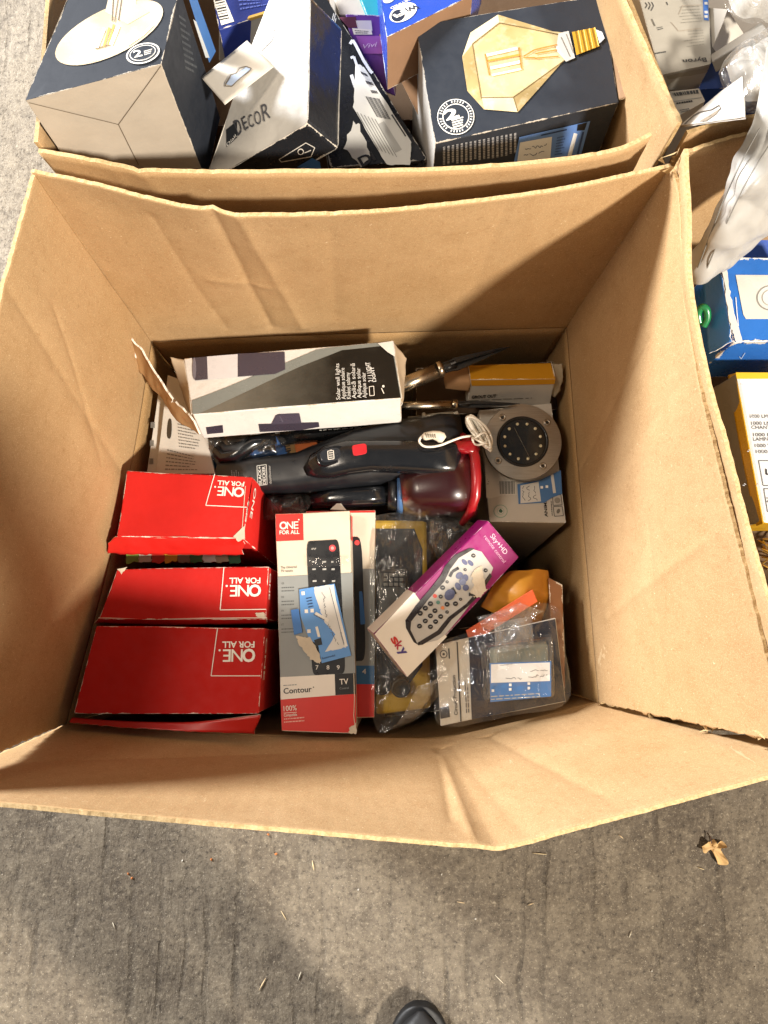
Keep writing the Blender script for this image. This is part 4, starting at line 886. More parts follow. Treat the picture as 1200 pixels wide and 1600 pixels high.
# ---- stake lights
def spike_light(label, a, b, tip, r, seed):
    t = thing('garden_stake', label, 'stake light', T(at(*b)), 'steel stake lights with black spikes')
    A, B, C_ = at(*a), at(*b), at(*tip)
    tube('steel_tube', [A, B], r, STEEL2, t, 24); lathe('collar', B, (C_-B), [(r*1.05, -.003), (r*1.12, -.002), (r*1.12, .002), (r*.9, .0035), (0, .0036)], STEEL2, t, 24)
    D = (C_-B); L = D.length; Dn = D/L; side = Dn.cross(Vector((0, 0, 1))).normalized(); u2 = side.cross(Dn)
    vs_, fs = [], []
    for ax_ in (side, u2):                                   # cross-shaped blade spike
        ot = u2 if ax_ is side else side; k0 = len(vs_)
        for tt, w in ((0, .72), (.15, .72), (.22, .9), (.55, .62), (.85, .28), (1, .03)):
            for sx, sy in ((-1, -1), (1, -1), (1, 1), (-1, 1)): vs_.append(B+Dn*(L*tt)+ax_*(r*w*sx)+ot*(r*.16*(1-.6*tt)*sy))
        for k in range(5):
            for i in range(4): fs.append((k0+4*k+i, k0+4*k+(i+1) % 4, k0+4*k+4+(i+1) % 4, k0+4*k+4+i))
        fs += [(k0+3, k0+2, k0+1, k0), (k0+20, k0+21, k0+22, k0+23)]
    mk('spike', vs_, fs, plain('#1b1c1d', .38), t); tube('spike_core', [B, B+Dn*L*.22], r*.62, plain('#1b1c1d', .38), t, 16)
    return t
def steel2():
    t = NT('bright_steel'); v = t.obj(); t.b.inputs['Base Color'].default_value = lin('#b6a994'); t.b.inputs['Metallic'].default_value = 1; t.l(t.rng(t.noise(30, 4, .6, v), .3, .7, .2, .36), t.b.inputs['Roughness']); return t.m
STEEL2 = steel2()
spike_light('steel stake light with black spike pointing up right against the back wall', (596, 616, .41), (688, 577, .415), (796, 542, .42), 12*mpp(.41), 1)
spike_light('thin steel stake light lying level below the raised spike', (590, 636, .395), (711, 632, .398), (812, 631, .40), 7*mpp(.40), 2)
bt = thing('black_tube', 'black plastic tube with fine white print under the silver carton', 'tube', T(at(540, 670, .38)))
tube('tube_body', px_pts([(440, 684, .388), (500, 677, .390), (608, 668, .392)]), 13*mpp(.39), plain('#141516', .28), bt, 24)
tube('end_cap', px_pts([(604, 668, .392), (613, 667, .392)]), 14*mpp(.39), plain('#0f0f10', .35), bt, 24)
p = Print(at(540, 668, .4025), Vector((0, -.35, 1)), None, .0003); p.lines([(499, 664), (590, 658), (590, 668), (499, 674)], 3, ink('#b9b7ae'), 1, .34, 5, short=.45); p.build('fine_print', bt)
wt = thing('white_tube', 'short white plastic tube with clip behind the hand vacuum', 'tube', T(at(675, 655, .38)))
tube('tube_body', px_pts([(637, 655, .392), (660, 655, .392)]), 5*mpp(.39), plain('#a8a498', .4), wt, 16); tube('sleeve', px_pts([(660, 655, .393), (708, 650, .393)]), 7.5*mpp(.39), plain('#b8b4a6', .4), wt, 18); tube('clip', px_pts([(662, 646, .40), (663, 656, .403), (662, 664, .398)]), .0022, plain('#c9c4b6', .4), wt, 8); tube('tip', px_pts([(706, 650, .393), (716, 645, .395)]), [.004, .0025], plain('#c4bfb0', .4), wt, 12)

# ---- grout carton
gr = Carton('grout_carton', 'small yellow and white grout carton in the far right corner', 'carton', [(732, 571), (861, 567), (869, 592), (735, 593)], (.392, .392, .402), .050,
   {'all': carton_mat('#b9b3a8', .5, .4, '#ddd6c8', .1), 'top': carton_mat('#c98e1e', .4, .5, '#e8d8b0', .1), 'front': carton_mat('#b9b3a8', .5, .4, '#ddd6c8', .1)}, None, amp=.0012, seed=71)
p = gr.pr('front', .0005); p.poly([(735.5, 593), (868, 592), (866, 600), (737, 602)], ink('#c98e1e'), 1); p.text('GROUT OUT', (737, 622), (775, 620), 6.5, ink('#0c0c0e'), 2, .035); p.text('TM', (774, 617), (777, 616.8), 2, ink('#1a1a1c'), 2); p.lines([(735, 624), (858, 618), (858, 622), (735, 627)], 1, ink('#6d6a64'), 1, .3, 5); p.build('lettering', gr.o)
sheet('end_flap', [px_pts([(861, 567, .392), (866, 590, .40), (862, 616, .372)]), px_pts([(878, 570, .392), (879, 592, .39), (868, 622, .37)])], gr.o, plain('#a89a80', .75, bump=.4), PAPER, .0011, 16, 10, amp=.003, freq=40, seed=4, rag=(0, .003, .002, .002))
sheet('end_flap', [px_pts([(732, 573, .39), (735, 594, .40), (733, 612, .385)]), px_pts([(694, 582, .388), (694, 596, .388), (696, 607, .384)])], gr.o, plain('#a9825a', .8, bump=.3), PAPER, .0012, 10, 10, amp=.001, freq=30, seed=5)
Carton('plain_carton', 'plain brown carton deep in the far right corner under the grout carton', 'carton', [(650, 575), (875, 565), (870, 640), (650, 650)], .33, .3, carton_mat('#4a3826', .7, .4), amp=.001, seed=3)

# ---- white hanging cards at the left wall
def hang_card(label, quad, z, seed, slot=None, text=None):
    c = Carton('hanging_card', label, 'card', quad, z, .003, plain('#c9c4ba', .55, bump=.15), 'white hanging cards by the left wall', amp=.001, seed=seed, body='card', bevel=.0005)
    p = c.pr('top')
    if slot: p.rrect(slot, .45, ink('#3c342a'), 1)
    if text:
        for tq, rows in text: p.lines(tq, rows, ink('#77746e'), 1, .32, seed+rows, short=.3)
    p.build('print', c.o); return c
hang_card('white card with a hang slot and fine print beside the left wall', [(262, 586), (303, 600), (336, 740), (243, 740)], (.40, .405, .385), 81, [(262.5, 654), (269, 654), (268, 686), (260, 685)],
   [([(276, 640), (300, 648), (318, 705), (280, 700)], 12), ([(262, 700), (305, 712), (310, 736), (258, 736)], 6)])
hang_card('narrow white card edge half hidden nearest the left wall', [(247, 612), (262, 612), (244, 740), (229, 740)], (.385, .385, .38), 82, None, [([(236, 650), (243, 650), (240, 735), (233, 735)], 3)])
bs = Carton('blue_labelled_pack', 'blue edged pack slipped between the white cards and the hand vacuum', 'pack', [(316, 690), (333, 690), (344, 736), (318, 738)], .378, .010, plain('#456f9f', .3, bump=.3, bscale=50), amp=.001, seed=83, body='pack_body')
gg = thing('black_headband', 'curved glossy black headband in clear film under the silver carton', 'headband', T(at(385, 700, .36)))
tube('band', px_pts([(330, 680, .385), (338, 700, .395), (352, 715, .40), (368, 712, .405), (395, 692, .405), (430, 684, .40)]), [.008, .010, .010, .009, .009, .008], plain('#121315', .18, coat=.5), gg, 16, smoothn=0)
tube('pad', px_pts([(345, 690, .40), (355, 702, .405), (372, 700, .41), (392, 688, .405)]), .006, plain('#1d1f22', .5), gg, 12)
blob('clear_bag', [(322, 686), (360, 676), (440, 682), (436, 706), (400, 716), (360, 726), (336, 722)], .402, .008, FILM, gg, .008, 34, 3)
blob('blue_wrap', [(372, 708), (395, 700), (428, 704), (432, 712), (400, 718), (376, 718)], .390, .008, plain('#31507a', .2, bump=.4, bscale=40), gg, .006, 60, 8)
op = Carton('orange_pack', 'orange pack with dark lettering poking out behind the hand vacuum', 'pack', [(426, 682), (488, 676), (500, 704), (432, 716)], (.385, .385, .39), .012, plain('#b85f28', .45, bump=.2), amp=.001, seed=91, body='pack_body')
p = op.pr('top'); p.poly([(427, 682), (442, 681), (450, 712), (433, 715)], ink('#2f5a94'), 1); p.poly([(442, 681), (457, 679.5), (463, 709), (450, 712)], ink('#8a6a3e'), 1); p.text('MITEC', (456, 710), (450, 681), 8, ink('#1d1a18'), 2, .02); p.build('lettering', op.o)
blob('smoky_bag', [(398, 778), (430, 770), (478, 772), (486, 786), (470, 802), (430, 812), (402, 806)], .375, .012, FILMD, None, .008, 30, 6)
o = bpy.context.scene.collection.objects['smoky_bag']; tag(o, 'smoky plastic bag squeezed between the red cartons and the remote carton', 'bag')
Carton('brown_packet', 'small brown packet inside the smoky bag beside the red cartons', 'packet', [(440, 780), (472, 776), (482, 788), (448, 796)], .372, .012, carton_mat('#7a5238', .5, .5), seed=2)
db = blob('dark_bag', [(672, 812), (700, 806), (742, 818), (742, 832), (716, 860), (690, 880), (674, 850)], .385, .010, FILMD, None, .009, 28, 9); tag(db, 'crumpled dark plastic bag behind the magenta carton', 'bag')

# ================================================================== GOODS IN THE CARTON BEHIND
def photo_print(h0, h1, scale=14, rough=.4):
    t = NT('printed_photo_'+h0.strip('#')); v = t.obj(); n = t.noise(scale, 3, .5, v); m = t.noise(scale*5, 4, .6, v)
    b0 = t.mix(t.rng(n, .32, .68), lin(h0), lin(h1)); t.l(t.mix(t.rng(m, .5, .75, 0, .3), b0, lin('#f0e6cf')), t.b.inputs['Base Color']); t.b.inputs['Roughness'].default_value = rough; return t.m
DARK = carton_mat('#242932', .6, .5, '#a8a094', .06, crumple=.05)
gb = Carton('globe_bulb_carton', 'dark carton printed with a globe bulb, pale base facing us, at upper left', 'carton', [(112, -20), (281, -20), (252, 100), (40, 157)], .735, .15, {'all': DARK, 'front': carton_mat('#b9ad9c', .6, .3, '#d6ccbb', .05)}, amp=.0006, seed=101)
p = gb.pr('top')
n = 40; cx, cy = 171, 52
p.poly([(cx+87*math.cos(a)*math.cos(-.30)-46*math.sin(a)*math.sin(-.30)*-1*1, cy+87*math.cos(a)*math.sin(-.30)+46*math.sin(a)*math.cos(-.30)) for a in [2*math.pi*i/n for i in range(n)]], photo_print('#b39c78', '#cfc2ac', 16), 1)
p.poly([(165, 20), (174, -19), (212, -19), (214, 8), (235, 20), (200, 40)], ink('#bcae9a', .5), 2)
for (a, b, w, c_) in (((178, 0), (176, 35), 1.6, '#5a534a'), ((186, -4), (180, 36), 1.6, '#6b6358'), ((192, -6), (186, 34), 1.6, '#5a534a'), ((164, 46), (152, 76), 5, '#f2ead8'), ((186, 42), (174, 72), 6, '#f6f0e2'), ((172, 45), (163, 75), 3.4, '#c99a55'), ((179, 40), (170, 72), 3, '#c99a55'), ((150, 78), (178, 70), 1.6, '#6b5a40')): p.line(a, b, w, ink(c_), 3)
p.path([(200, 72), (225, 55), (240, 40)], 3.5, ink('#f1ece2'), 3); p.line((110, 90), (150, 96), 2, ink('#efe4d2'), 2)
p.ell((224, 85), 27, 15.5, ink('#d9d7d2'), 3, -.28, 28); p.ell((224, 85), 24, 13.4, ink('#2a2f38'), 4, -.28, 28); p.ell((224, 85), 21, 11.4, ink('#d9d7d2'), 5, -.28, 28); p.ell((224, 85), 19.4, 10.2, ink('#2a2f38'), 6, -.28, 28)
p.text('2', (211, 93), (224, 90), 12, WHITE, 7, .02); p.lines([(226, 82), (240, 78), (240, 86), (227, 90)], 3, WHITE, 7, .5, 3)
p.build('printed_top', gb.o)
p = gb.pr('front'); FD = ink('#6f6354'); p.line((45, 159), (185, 194), 1.2, FD, 1); p.line((251, 102), (185, 194), 1.3, FD, 1); p.line((185, 194), (216, 256), 1.3, FD, 1); p.build('fold_lines', gb.o)
p = gb.pr('right'); p.poly([(292, -10), (304, -12), (336, 80), (326, 98)], ink('#4a78b8'), 1); p.poly([(301, 30), (306, 34), (326, 90), (320, 90)], ink('#cfd3d4'), 2); p.lines([(278, 20), (292, 30), (310, 120), (290, 110)], 9, ink('#4d5258'), 1, .4, 5); p.build('side_print', gb.o)

dm = Carton('faceted_bulb_carton', 'dark carton printed with a faceted amber bulb, top right of the carton behind', 'carton', [(650, 38), (941, -8), (968, 160), (680, 224)], (.64, .64, .645), .16, {'all': DARK, 'left': carton_mat('#b9b4ac', .5, .3)}, amp=.0005, seed=103)
p = dm.pr('top')
G1, G2, G3, G4 = photo_print('#a08550', '#c9b78e'), photo_print('#8f774a', '#b39c6c', 18), photo_print('#b5a37a', '#d6c8a6', 20), photo_print('#7d683e', '#a99468', 20)
p.poly([(778, 24), (863, 50), (884, 52), (896, 76), (880, 96), (809, 176), (756, 172), (730, 143), (722, 90), (735, 52)], G1, 1)
p.poly([(778, 24), (735, 52), (722, 90), (738, 70), (780, 37)], G3, 2); p.poly([(722, 90), (738, 70), (752, 155), (756, 172), (730, 143)], G2, 2); p.poly([(752, 152), (802, 153), (809, 176), (756, 172)], G3, 2); p.poly([(802, 153), (880, 96), (809, 176)], G4, 2); p.poly([(780, 37), (863, 50), (778, 24)], G4, 2)
for a, b in (((738, 70), (752, 155)), ((738, 70), (780, 37)), ((752, 154), (802, 153)), ((802, 153), (809, 176)), ((780, 37), (872, 55)), ((802, 153), (884, 94))): p.line(a, b, 1.3, ink('#6b5a38'), 3)
for k, (a, b) in enumerate((((760, 88), (808, 77)), ((762, 97), (812, 87)), ((766, 108), (812, 98)), ((768, 119), (814, 109)))): p.line(a, b, 4.4 if k % 2 == 0 else 3, ink('#f7edcf') if k != 1 else ink('#c98a3c'), 4)
for a, b in (((758, 86), (765, 120)), ((811, 76), (815, 110)), ((818, 90), (835, 80)), ((818, 92), (836, 92)), ((835, 80), (870, 72)), ((836, 86), (870, 80)), ((836, 93), (872, 90))): p.line(a, b, 1.8, ink('#b5752e'), 5)
p.poly([(872, 54), (888, 50), (898, 92), (884, 98), (868, 80)], ink('#c9c7c0', .25), 4); p.line((876, 60), (890, 90), 1.6, ink('#7d7a72'), 5); p.line((884, 55), (895, 84), 1.6, ink('#8d8a82'), 5)
p.poly([(893, 52), (928, 45), (936, 74), (900, 88)], ink('#c79a2e', .25), 5)
for k in range(4): p.line((899+k*8.5, 51-k*1.7), (906+k*8.5, 86-k*3.4), 2.6, ink('#8a6414'), 6); p.line((903+k*8.5, 50-k*1.7), (909+k*8.5, 84-k*3.4), 1.6, ink('#ecd07a'), 6)
p.poly([(930, 48), (940, 52), (944, 62), (936, 70)], ink('#d6dade'), 6)
p.ell((712, 183.5), 29, 28, WHITE, 2, 0, 32); p.ell((712, 183.5), 27.6, 26.6, ink('#2a2f38'), 3, 0, 32); p.ell((712, 183.5), 21, 20.2, WHITE, 4, 0, 32); p.ell((712, 183.5), 19.4, 18.6, ink('#2a2f38'), 5, 0, 32)
for k in range(34):
    a = 2*math.pi*k/34
    if k % 6 != 5: p.line((712+22.4*math.cos(a), 183.5+21.6*math.sin(a)), (712+26*math.cos(a+.03), 183.5+25*math.sin(a+.03)), 2, ink('#c9c8c4'), 5)
p.text('2', (697, 190), (718, 184), 17, WHITE, 6, .035); p.lines([(705, 188), (724, 183), (725, 198), (708, 203)], 4, WHITE, 6, .6, 3, short=.15); p.build('printed_top', dm.o)
p = dm.pr('front', .0005); p.lines([(690, 229), (690, 258), (808, 240), (808, 206)], 17, ink('#8f9196'), 1, .5, 7, words=True, short=.1)
p.poly([(811, 213), (922, 188), (905, 250), (800, 262)], ink('#5a7fbf'), 2); p.poly([(812, 221), (862, 212), (858, 262), (806, 262)], ink('#cdd3d8'), 3); p.scrawl((820, 232), (854, 224), 5, ink('#4a5a72'), 4, 3, 1); p.scrawl((818, 242), (850, 236), 5, ink('#4a5a72'), 4, 4, 1); p.poly([(902, 193), (917, 190), (913, 202), (901, 203)], BLACK, 3); p.line((845, 210), (885, 201), 2, ink('#23355c'), 3); p.lines([(870, 212), (886, 208), (880, 240), (866, 242)], 7, ink('#2c4474'), 3, .35, 6); p.line((899, 207), (889, 243), 6, ink('#d5dbe0'), 3); p.line((911, 205), (902, 240), 3, ink('#2c4474'), 3)
p.build('front_print', dm.o)
sheet('open_end_flap', [px_pts([(941, -6, .638), (955, 70, .64), (968, 158, .643)]), px_pts([(962, 0, .645), (972, 75, .65), (988, 150, .65)]), px_pts([(958, 20, .60), (975, 100, .60), (985, 175, .59)])], dm.o, plain('#8a6a4a', .8, bump=.4), PAPER, .0012, 24, 14, amp=.003, freq=30, seed=6, rag=(0, .002, .001, .002))

de = Carton('decor_bulb_carton', 'crushed white and black decor bulb carton with a hang tab, middle of the carton behind', 'carton', [(424, -8), (485, -10), (481, 193), (316, 290)], (.665, .685, .60), .05, {'all': carton_mat('#b7b2a9', .45, .6, '#d3ccc0', .1, crumple=.4), 'right': carton_mat('#1f2126', .16, .7, '#b8b0a4', .25, crumple=.5), 'front': carton_mat('#202227', .3, 1.0, '#d8d0c4', .25, crumple=.5)}, amp=.0025, seed=107, bevel=.004, freq=12)
p = de.pr('top')
p.poly([(354, 203), (371, 190), (371, 215), (354, 230)], ink('#26282b'), 1); p.text('Diall', (355.5, 229), (370, 214), 5.4, WHITE, 2)
for s_, a, b, h in (('D', (373, 213), (381, 206), 26), ('E', (384, 205), (390, 200), 22), ('C', (392, 202), (399, 197), 20), ('O', (402, 198), (411, 191), 22), ('R', (413, 191), (424, 184), 26)): p.text(s_, a, b, h, ink('#4a4a4e'), 2)
p.build('lettering', de.o); p = de.pr('top'); p.poly([(409, 66), (430, 45), (428, 62), (409, 82)], ink('#26282b'), 1); p.text('Diall', (412, 66), (429, 48), 4, WHITE, 2)
p.build('logo_block', de.o)
q = de.pr('front'); q.path([(436, 250), (478, 224), (492, 232), (486, 246), (440, 254)], 1.2, WHITE, 1, True); q.ell((470, 238), 5, 5, WHITE, 1); q.ell((470, 238), 3.6, 3.6, BLACK, 2); q.line((476, 240), (486, 236), 1.4, WHITE, 1); q.poly([(464, 262), (488, 248), (500, 254), (502, 266)], BLUE, 1); q.build('icons', de.o)
# black body behind the white end, with script logo and address label
db2 = Carton('black_bulb_carton', 'glossy black bulb carton with a white address label leaning in the carton behind', 'carton', [(466, -30), (494, -30), (668, 250), (516, 262)], (.60, .60, .58), .12, carton_mat('#1b1d22', .2, .7, '#a8a49c', .2, crumple=.5), amp=.0025, seed=109, bevel=.004, freq=12)
p = db2.pr('top', .0006)
p.path([(547, 70), (551, 64), (556, 72), (568, 96), (578, 112), (582, 116)], 4.5, ink('#c9ccd2'), 1); p.path([(548, 92), (553, 90), (560, 110), (566, 128)], 4, ink('#c9ccd2'), 1); p.path([(549, 118), (554, 134), (560, 148)], 5, ink('#c9ccd2'), 1); p.lines([(518, 30), (522, 14), (527, 26), (524, 40)], 3, ink('#b5b7bc'), 1, .4, 2)
p.rpoly([(556, 100), (568, 106), (642, 222), (641, 259), (604, 259), (552, 168)], ink('#cfcfca', .4), 2, .8, 8, 4)
p.lines([(560, 108), (572, 114), (596, 152), (584, 152)], 3, ink('#4c4c50'), 3, .35, 5, short=.2)
for k in range(10): p.line((572+k*2.2, 152+k*.4), (590+k*2.2, 184+k*.4), (1.2, .6, 1)[k % 3], ink('#4a4a4c'), 4)
for k in range(6): p.line((558+k*5.6, 176+k*2.2), (592+k*5.6, 236+k*2.2), 1, ink('#7a7a78'), 4)
p.poly([(590, 195), (600, 190), (628, 235), (618, 240)], ink('#a8a8a4'), 3); p.line((612, 180), (634, 214), 2.4, ink('#3a3a3e'), 4); p.text('Di', (566, 262), (588, 250), 16, ink('#16161a'), 4, .03); p.rpoly([(536, 232), (552, 190), (562, 196), (580, 245), (566, 262)], ink('#c9c7c0'), 1, 2, 6, 5)
p.build('address_label', db2.o)
# hang tab of the decor carton
ht = px_pts([(313, 120), (319, 112), (396, 65), (402, 70), (426, 103), (350, 162), (340, 158)] and [(314, 121, .655), (386, 63, .66), (427, 104, .667), (351, 163, .66)])
tab = sheet('hang_tab', [[ht[0], ht[1]], [ht[3], ht[2]]], de.o, plain('#cfc6b8', .55, bump=.2), PAPER, .0008, 14, 10, amp=.0006, seed=4)
n_ = (ht[1]-ht[0]).cross(ht[3]-ht[0]); n_ = n_ if n_.z > 0 else -n_
p = Print(ht[0], n_, None, .0022); p.path([(354, 134), (362, 120), (370, 118), (376, 110), (386, 107), (394, 110), (390, 116), (376, 126), (364, 138), (354, 138)], 1.4, ink('#6f6250'), 1, True); p.poly([(355, 135), (364, 121), (372, 118), (386, 108), (393, 111), (376, 125), (363, 137)], ink('#aebbd0'), 1); p.build('hang_slot', de.o)

wf = Carton('wifi_carton', 'bright blue carton with a white wireless logo at the top edge', 'carton', [(586, -70), (760, -80), (738, -8), (604, 58)], (.62, .62, .66), .05, {'all': carton_mat('#2748a8', .3, .5, '#d6dcea', .08), 'front': carton_mat('#8a6a50', .6, .3)}, amp=.0006, seed=111)
p = wf.pr('top'); p.ell((630, 20), 23, 13, WHITE, 1, -.45, 24); p.ell((622, 25), 11, 9, ink('#20283c'), 2, -.45, 18); p.text('Wi', (650, 8), (632, 15), 9, ink('#20283c'), 3, .03); p.text('Fi', (629, 17), (613, 25), 9, WHITE, 3, .03); p.text('CERTIFIED', (644, -4), (609, 13), 4.4, WHITE, 2, .01); p.ell((607, 0), 9, 5, WHITE, 1, -.3); p.build('lettering', wf.o)
pu = Carton('purple_carton', 'purple carton with white stickers between the black and blue packs', 'carton', [(540, 22), (596, 24), (618, 150), (560, 128)], (.60, .60, .56), .08, carton_mat('#6d3f9c', .35, .4, '#e2d8ea', .1), amp=.0006, seed=113)
p = pu.pr('top'); p.poly([(530, 27), (556, 26), (560, 42), (545, 44)], ink('#5a2440'), 1); p.poly([(556, 32), (580, 32), (582, 48), (560, 48)], ink('#d8d4da'), 1); p.poly([(550, 44), (580, 46), (582, 54), (553, 54)], WHITE, 2); p.lines([(554, 46), (578, 48), (579, 53), (556, 53)], 2, DGREY, 3, .4, 3); p.poly([(556, 56), (596, 56), (604, 84), (568, 84)], ink('#a05ab4'), 1); p.ell((596, 55), 3, 3, ink('#d8b04a'), 2); p.text('Vivi', (568, 76), (590, 72), 6, ink('#e0c8ea'), 2, 0, .3); p.build('print', pu.o)
Carton('teal_carton', 'teal carton corner at the top edge behind the purple carton', 'carton', [(552, -30), (588, -30), (596, 28), (574, 26)], .59, .06, carton_mat('#2a93a0', .4, .4), seed=4)
Carton('pale_carton', 'pale grey carton at the top edge between black and teal packs', 'carton', [(512, -30), (556, -30), (574, 26), (530, 22)], .585, .06, carton_mat('#b9b2a8', .5, .4), seed=5)
nb = Carton('navy_barcode_carton', 'navy carton with a white barcode at the top edge', 'carton', [(328, -30), (450, -30), (452, 10), (342, 46)], (.60, .60, .62), .06, carton_mat('#26357a', .35, .5), seed=6)
p = nb.pr('top'); p.poly([(330, -12), (346, -14), (366, 34), (346, 40)], WHITE, 1)
for k in range(10): p.line((334+k*2.6*.4, -6+k*4.2), (344+k*2.2*.5+4, -9+k*4.2), (1.6, .8, 2.2)[k % 3], BLACK, 2)
p.lines([(372, -2), (420, -2), (424, 8), (376, 18)], 3, ink('#5a6ab4'), 1, .4, 5); p.build('barcode', nb.o)
ge = Carton('grey_envelope', 'grey envelope with a yellow edge tucked behind the white decor carton', 'envelope', [(342, 43), (418, 20), (430, 70), (342, 95)], (.61, .62, .58), .006, {'all': plain('#9a958c', .5, bump=.3, bscale=60), 'back': plain('#b9923e', .5)}, seed=7, body='envelope_body')
p = ge.pr('top'); p.line((343, 44.5), (418, 21.5), 4, ink('#b08a34'), 1); p.build('yellow_edge', ge.o)
Carton('kraft_pad', 'plain kraft pad standing between the black carton and faceted bulb carton', 'cardboard pad', [(598, 72), (652, 40), (682, 214), (662, 200)], (.60, .635, .56), .10, CARD2 if False else carton_mat('#9a7350', .75, .4), seed=8)
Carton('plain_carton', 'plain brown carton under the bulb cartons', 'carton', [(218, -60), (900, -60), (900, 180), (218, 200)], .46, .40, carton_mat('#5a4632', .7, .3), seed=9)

# ================================================================== GOODS IN THE RIGHT CARTONS
bd = Carton('doorbell_carton', 'bright blue carton with torn white edges and a white button unit printed on top', 'carton', [(1124, 402), (1300, 404), (1300, 534), (1146, 536)], (.60, .60, .60), .09, carton_mat('#2f6fc4', .3, 1.6, '#e6e4de', .2, crumple=.3), amp=.001, seed=121, bevel=.002)
p = bd.pr('top'); p.poly([(1149, 430), (1300, 430), (1300, 499), (1165, 499), (1161, 492)], ink('#d2cfc6', .3), 1); p.ell((1203, 466), 22, 20, ink('#8d8b85'), 2); p.ell((1203, 466), 20, 18, ink('#d6d3cb'), 3); p.ell((1203, 466), 14, 13, ink('#a5a39c'), 4); p.ell((1203, 466), 12.6, 11.6, ink('#dddad2'), 5)
p.rpoly([(1126, 405), (1132, 408), (1142, 470), (1158, 534), (1149, 535), (1138, 500)], ink('#dcd8d0'), 3, 1.6, 10, 3); p.rpoly([(1150, 533), (1200, 533), (1200, 534.5), (1150, 536)], WHITE, 3, .7, 16, 4); p.path([(1149, 465), (1151, 490), (1153, 510)], 1.2, WHITE, 3); p.build('printed_top', bd.o)
sheet('torn_side_flap', [px_pts([(1122, 404, .60), (1134, 468, .60), (1143, 534, .60)]), px_pts([(1098, 430, .575), (1102, 495, .575), (1108, 552, .575)])], bd.o, plain('#3b82d6', .35, bump=.2), PAPER, .0012, 20, 10, amp=.0012, freq=30, seed=5, rag=(.002, .001, .001, .001))
q = bd.pr('front'); q.path([(1155, 556), (1158, 560), (1164, 550)], 1, ink('#b9cdea'), 1); q.build('tick_mark', bd.o)
nv = Carton('royal_blue_carton', 'larger royal blue carton beneath the white sack on the right', 'carton', [(1185, 318), (1340, 300), (1340, 420), (1120, 425)], (.565, .565, .54), .13, carton_mat('#2a4fa6', .32, .4), seed=123)
gw = thing('green_wire_loop', 'small green plastic loop beside the torn blue carton', 'wire', T(at(1097, 490, .56)))
tube('loop', px_pts([(1093, 505, .58), (1091, 490, .585), (1097, 480, .59), (1104, 484, .59), (1105, 498, .585), (1099, 510, .58)]), .0035, plain('#1f7a44', .25, coat=.4), gw, 10, smoothn=30)
yl = Carton('work_light_carton', 'white work light carton with yellow edges below the blue carton', 'carton', [(1149, 582), (1330, 584), (1370, 815), (1193, 818)], (.585, .585, .575), .10, {'all': carton_mat('#c99a18', .35, .4, '#ece0b4', .1), 'top': carton_mat('#dcdcdc', .45, .3, '#efe8dc', .05), 'left': carton_mat('#7d766a', .5, .3, '#b8b0a0', .1), 'back': carton_mat('#8f8a7c', .5, .3)}, amp=.001, seed=125, bevel=.003)
p = yl.pr('top'); p.poly([(1149.5, 582), (1300, 583), (1300, 592), (1151, 592)], ink('#d9b02a'), 1)
for s_, u, v, w in (('1000 LM WORK', 1172, 653, 58), ('1000 LM LAMPE DE', 1174, 664, 76), ('CHANTIER', 1174.5, 670.5, 42), ('1000 LM', 1177, 682, 34), ('LAMPARA', 1177, 689, 38), ('1000 W', 1179.5, 699, 30), ('1000 LM', 1181, 708.5, 34)): p.text(s_, (u, v), (u+w, v), 5.6, ink('#55565a'), 1)
p.path([(1185, 720), (1260, 720), (1266, 759), (1192, 759)], 1, DGREY, 1, True); p.path([(1193, 764), (1260, 764), (1266, 800), (1199, 800)], 1, DGREY, 1, True); p.text('L', (1196, 742), (1202, 742), 9, ink('#2a2a2c'), 2, .03); p.text('2', (1197, 785), (1204, 785), 7, DGREY, 2)
for k in range(14): p.line((1158+(k*37) % 44, 600+(k*53) % 160), (1161+(k*37) % 44, 601+(k*53) % 160), 1.2, ink('#c2c3c6'), 1)
p.build('printed_top', yl.o)
sheet('yellow_side_flap', [px_pts([(1149, 583, .583), (1170, 700, .58), (1192, 818, .575)]), px_pts([(1137, 586, .565), (1156, 700, .565), (1182, 822, .56)])], yl.o, plain('#d0a01e', .28, bump=.2), None, .001, 20, 6, amp=.0008, seed=5)
sb_ = thing('straw_bundle', 'coarse golden straw bundle below the work light carton', 'straw bundle', T(at(1195, 870, .55)))
rnd = random.Random(3)
for k in range(26):
    a = at(1184+rnd.uniform(0, 26), 845+rnd.uniform(-4, 50), .470+rnd.uniform(0, .02)); d = Vector((rnd.uniform(.3, 1), rnd.uniform(-1, .4), rnd.uniform(-.2, .3))).normalized()*.03
    tube('straw', [a, a+d*.5+Vector((0, 0, .003)), a+d], .0009, plain(('#b58a34', '#d8b868', '#e8d9a8')[k % 3], .5), sb_, 5)
Carton('plain_carton', 'plain brown carton under the blue and yellow packs', 'carton', [(1085, 300), (1370, 300), (1400, 990), (1130, 1010)], .465, .40, carton_mat('#6a543c', .7, .3), seed=9)

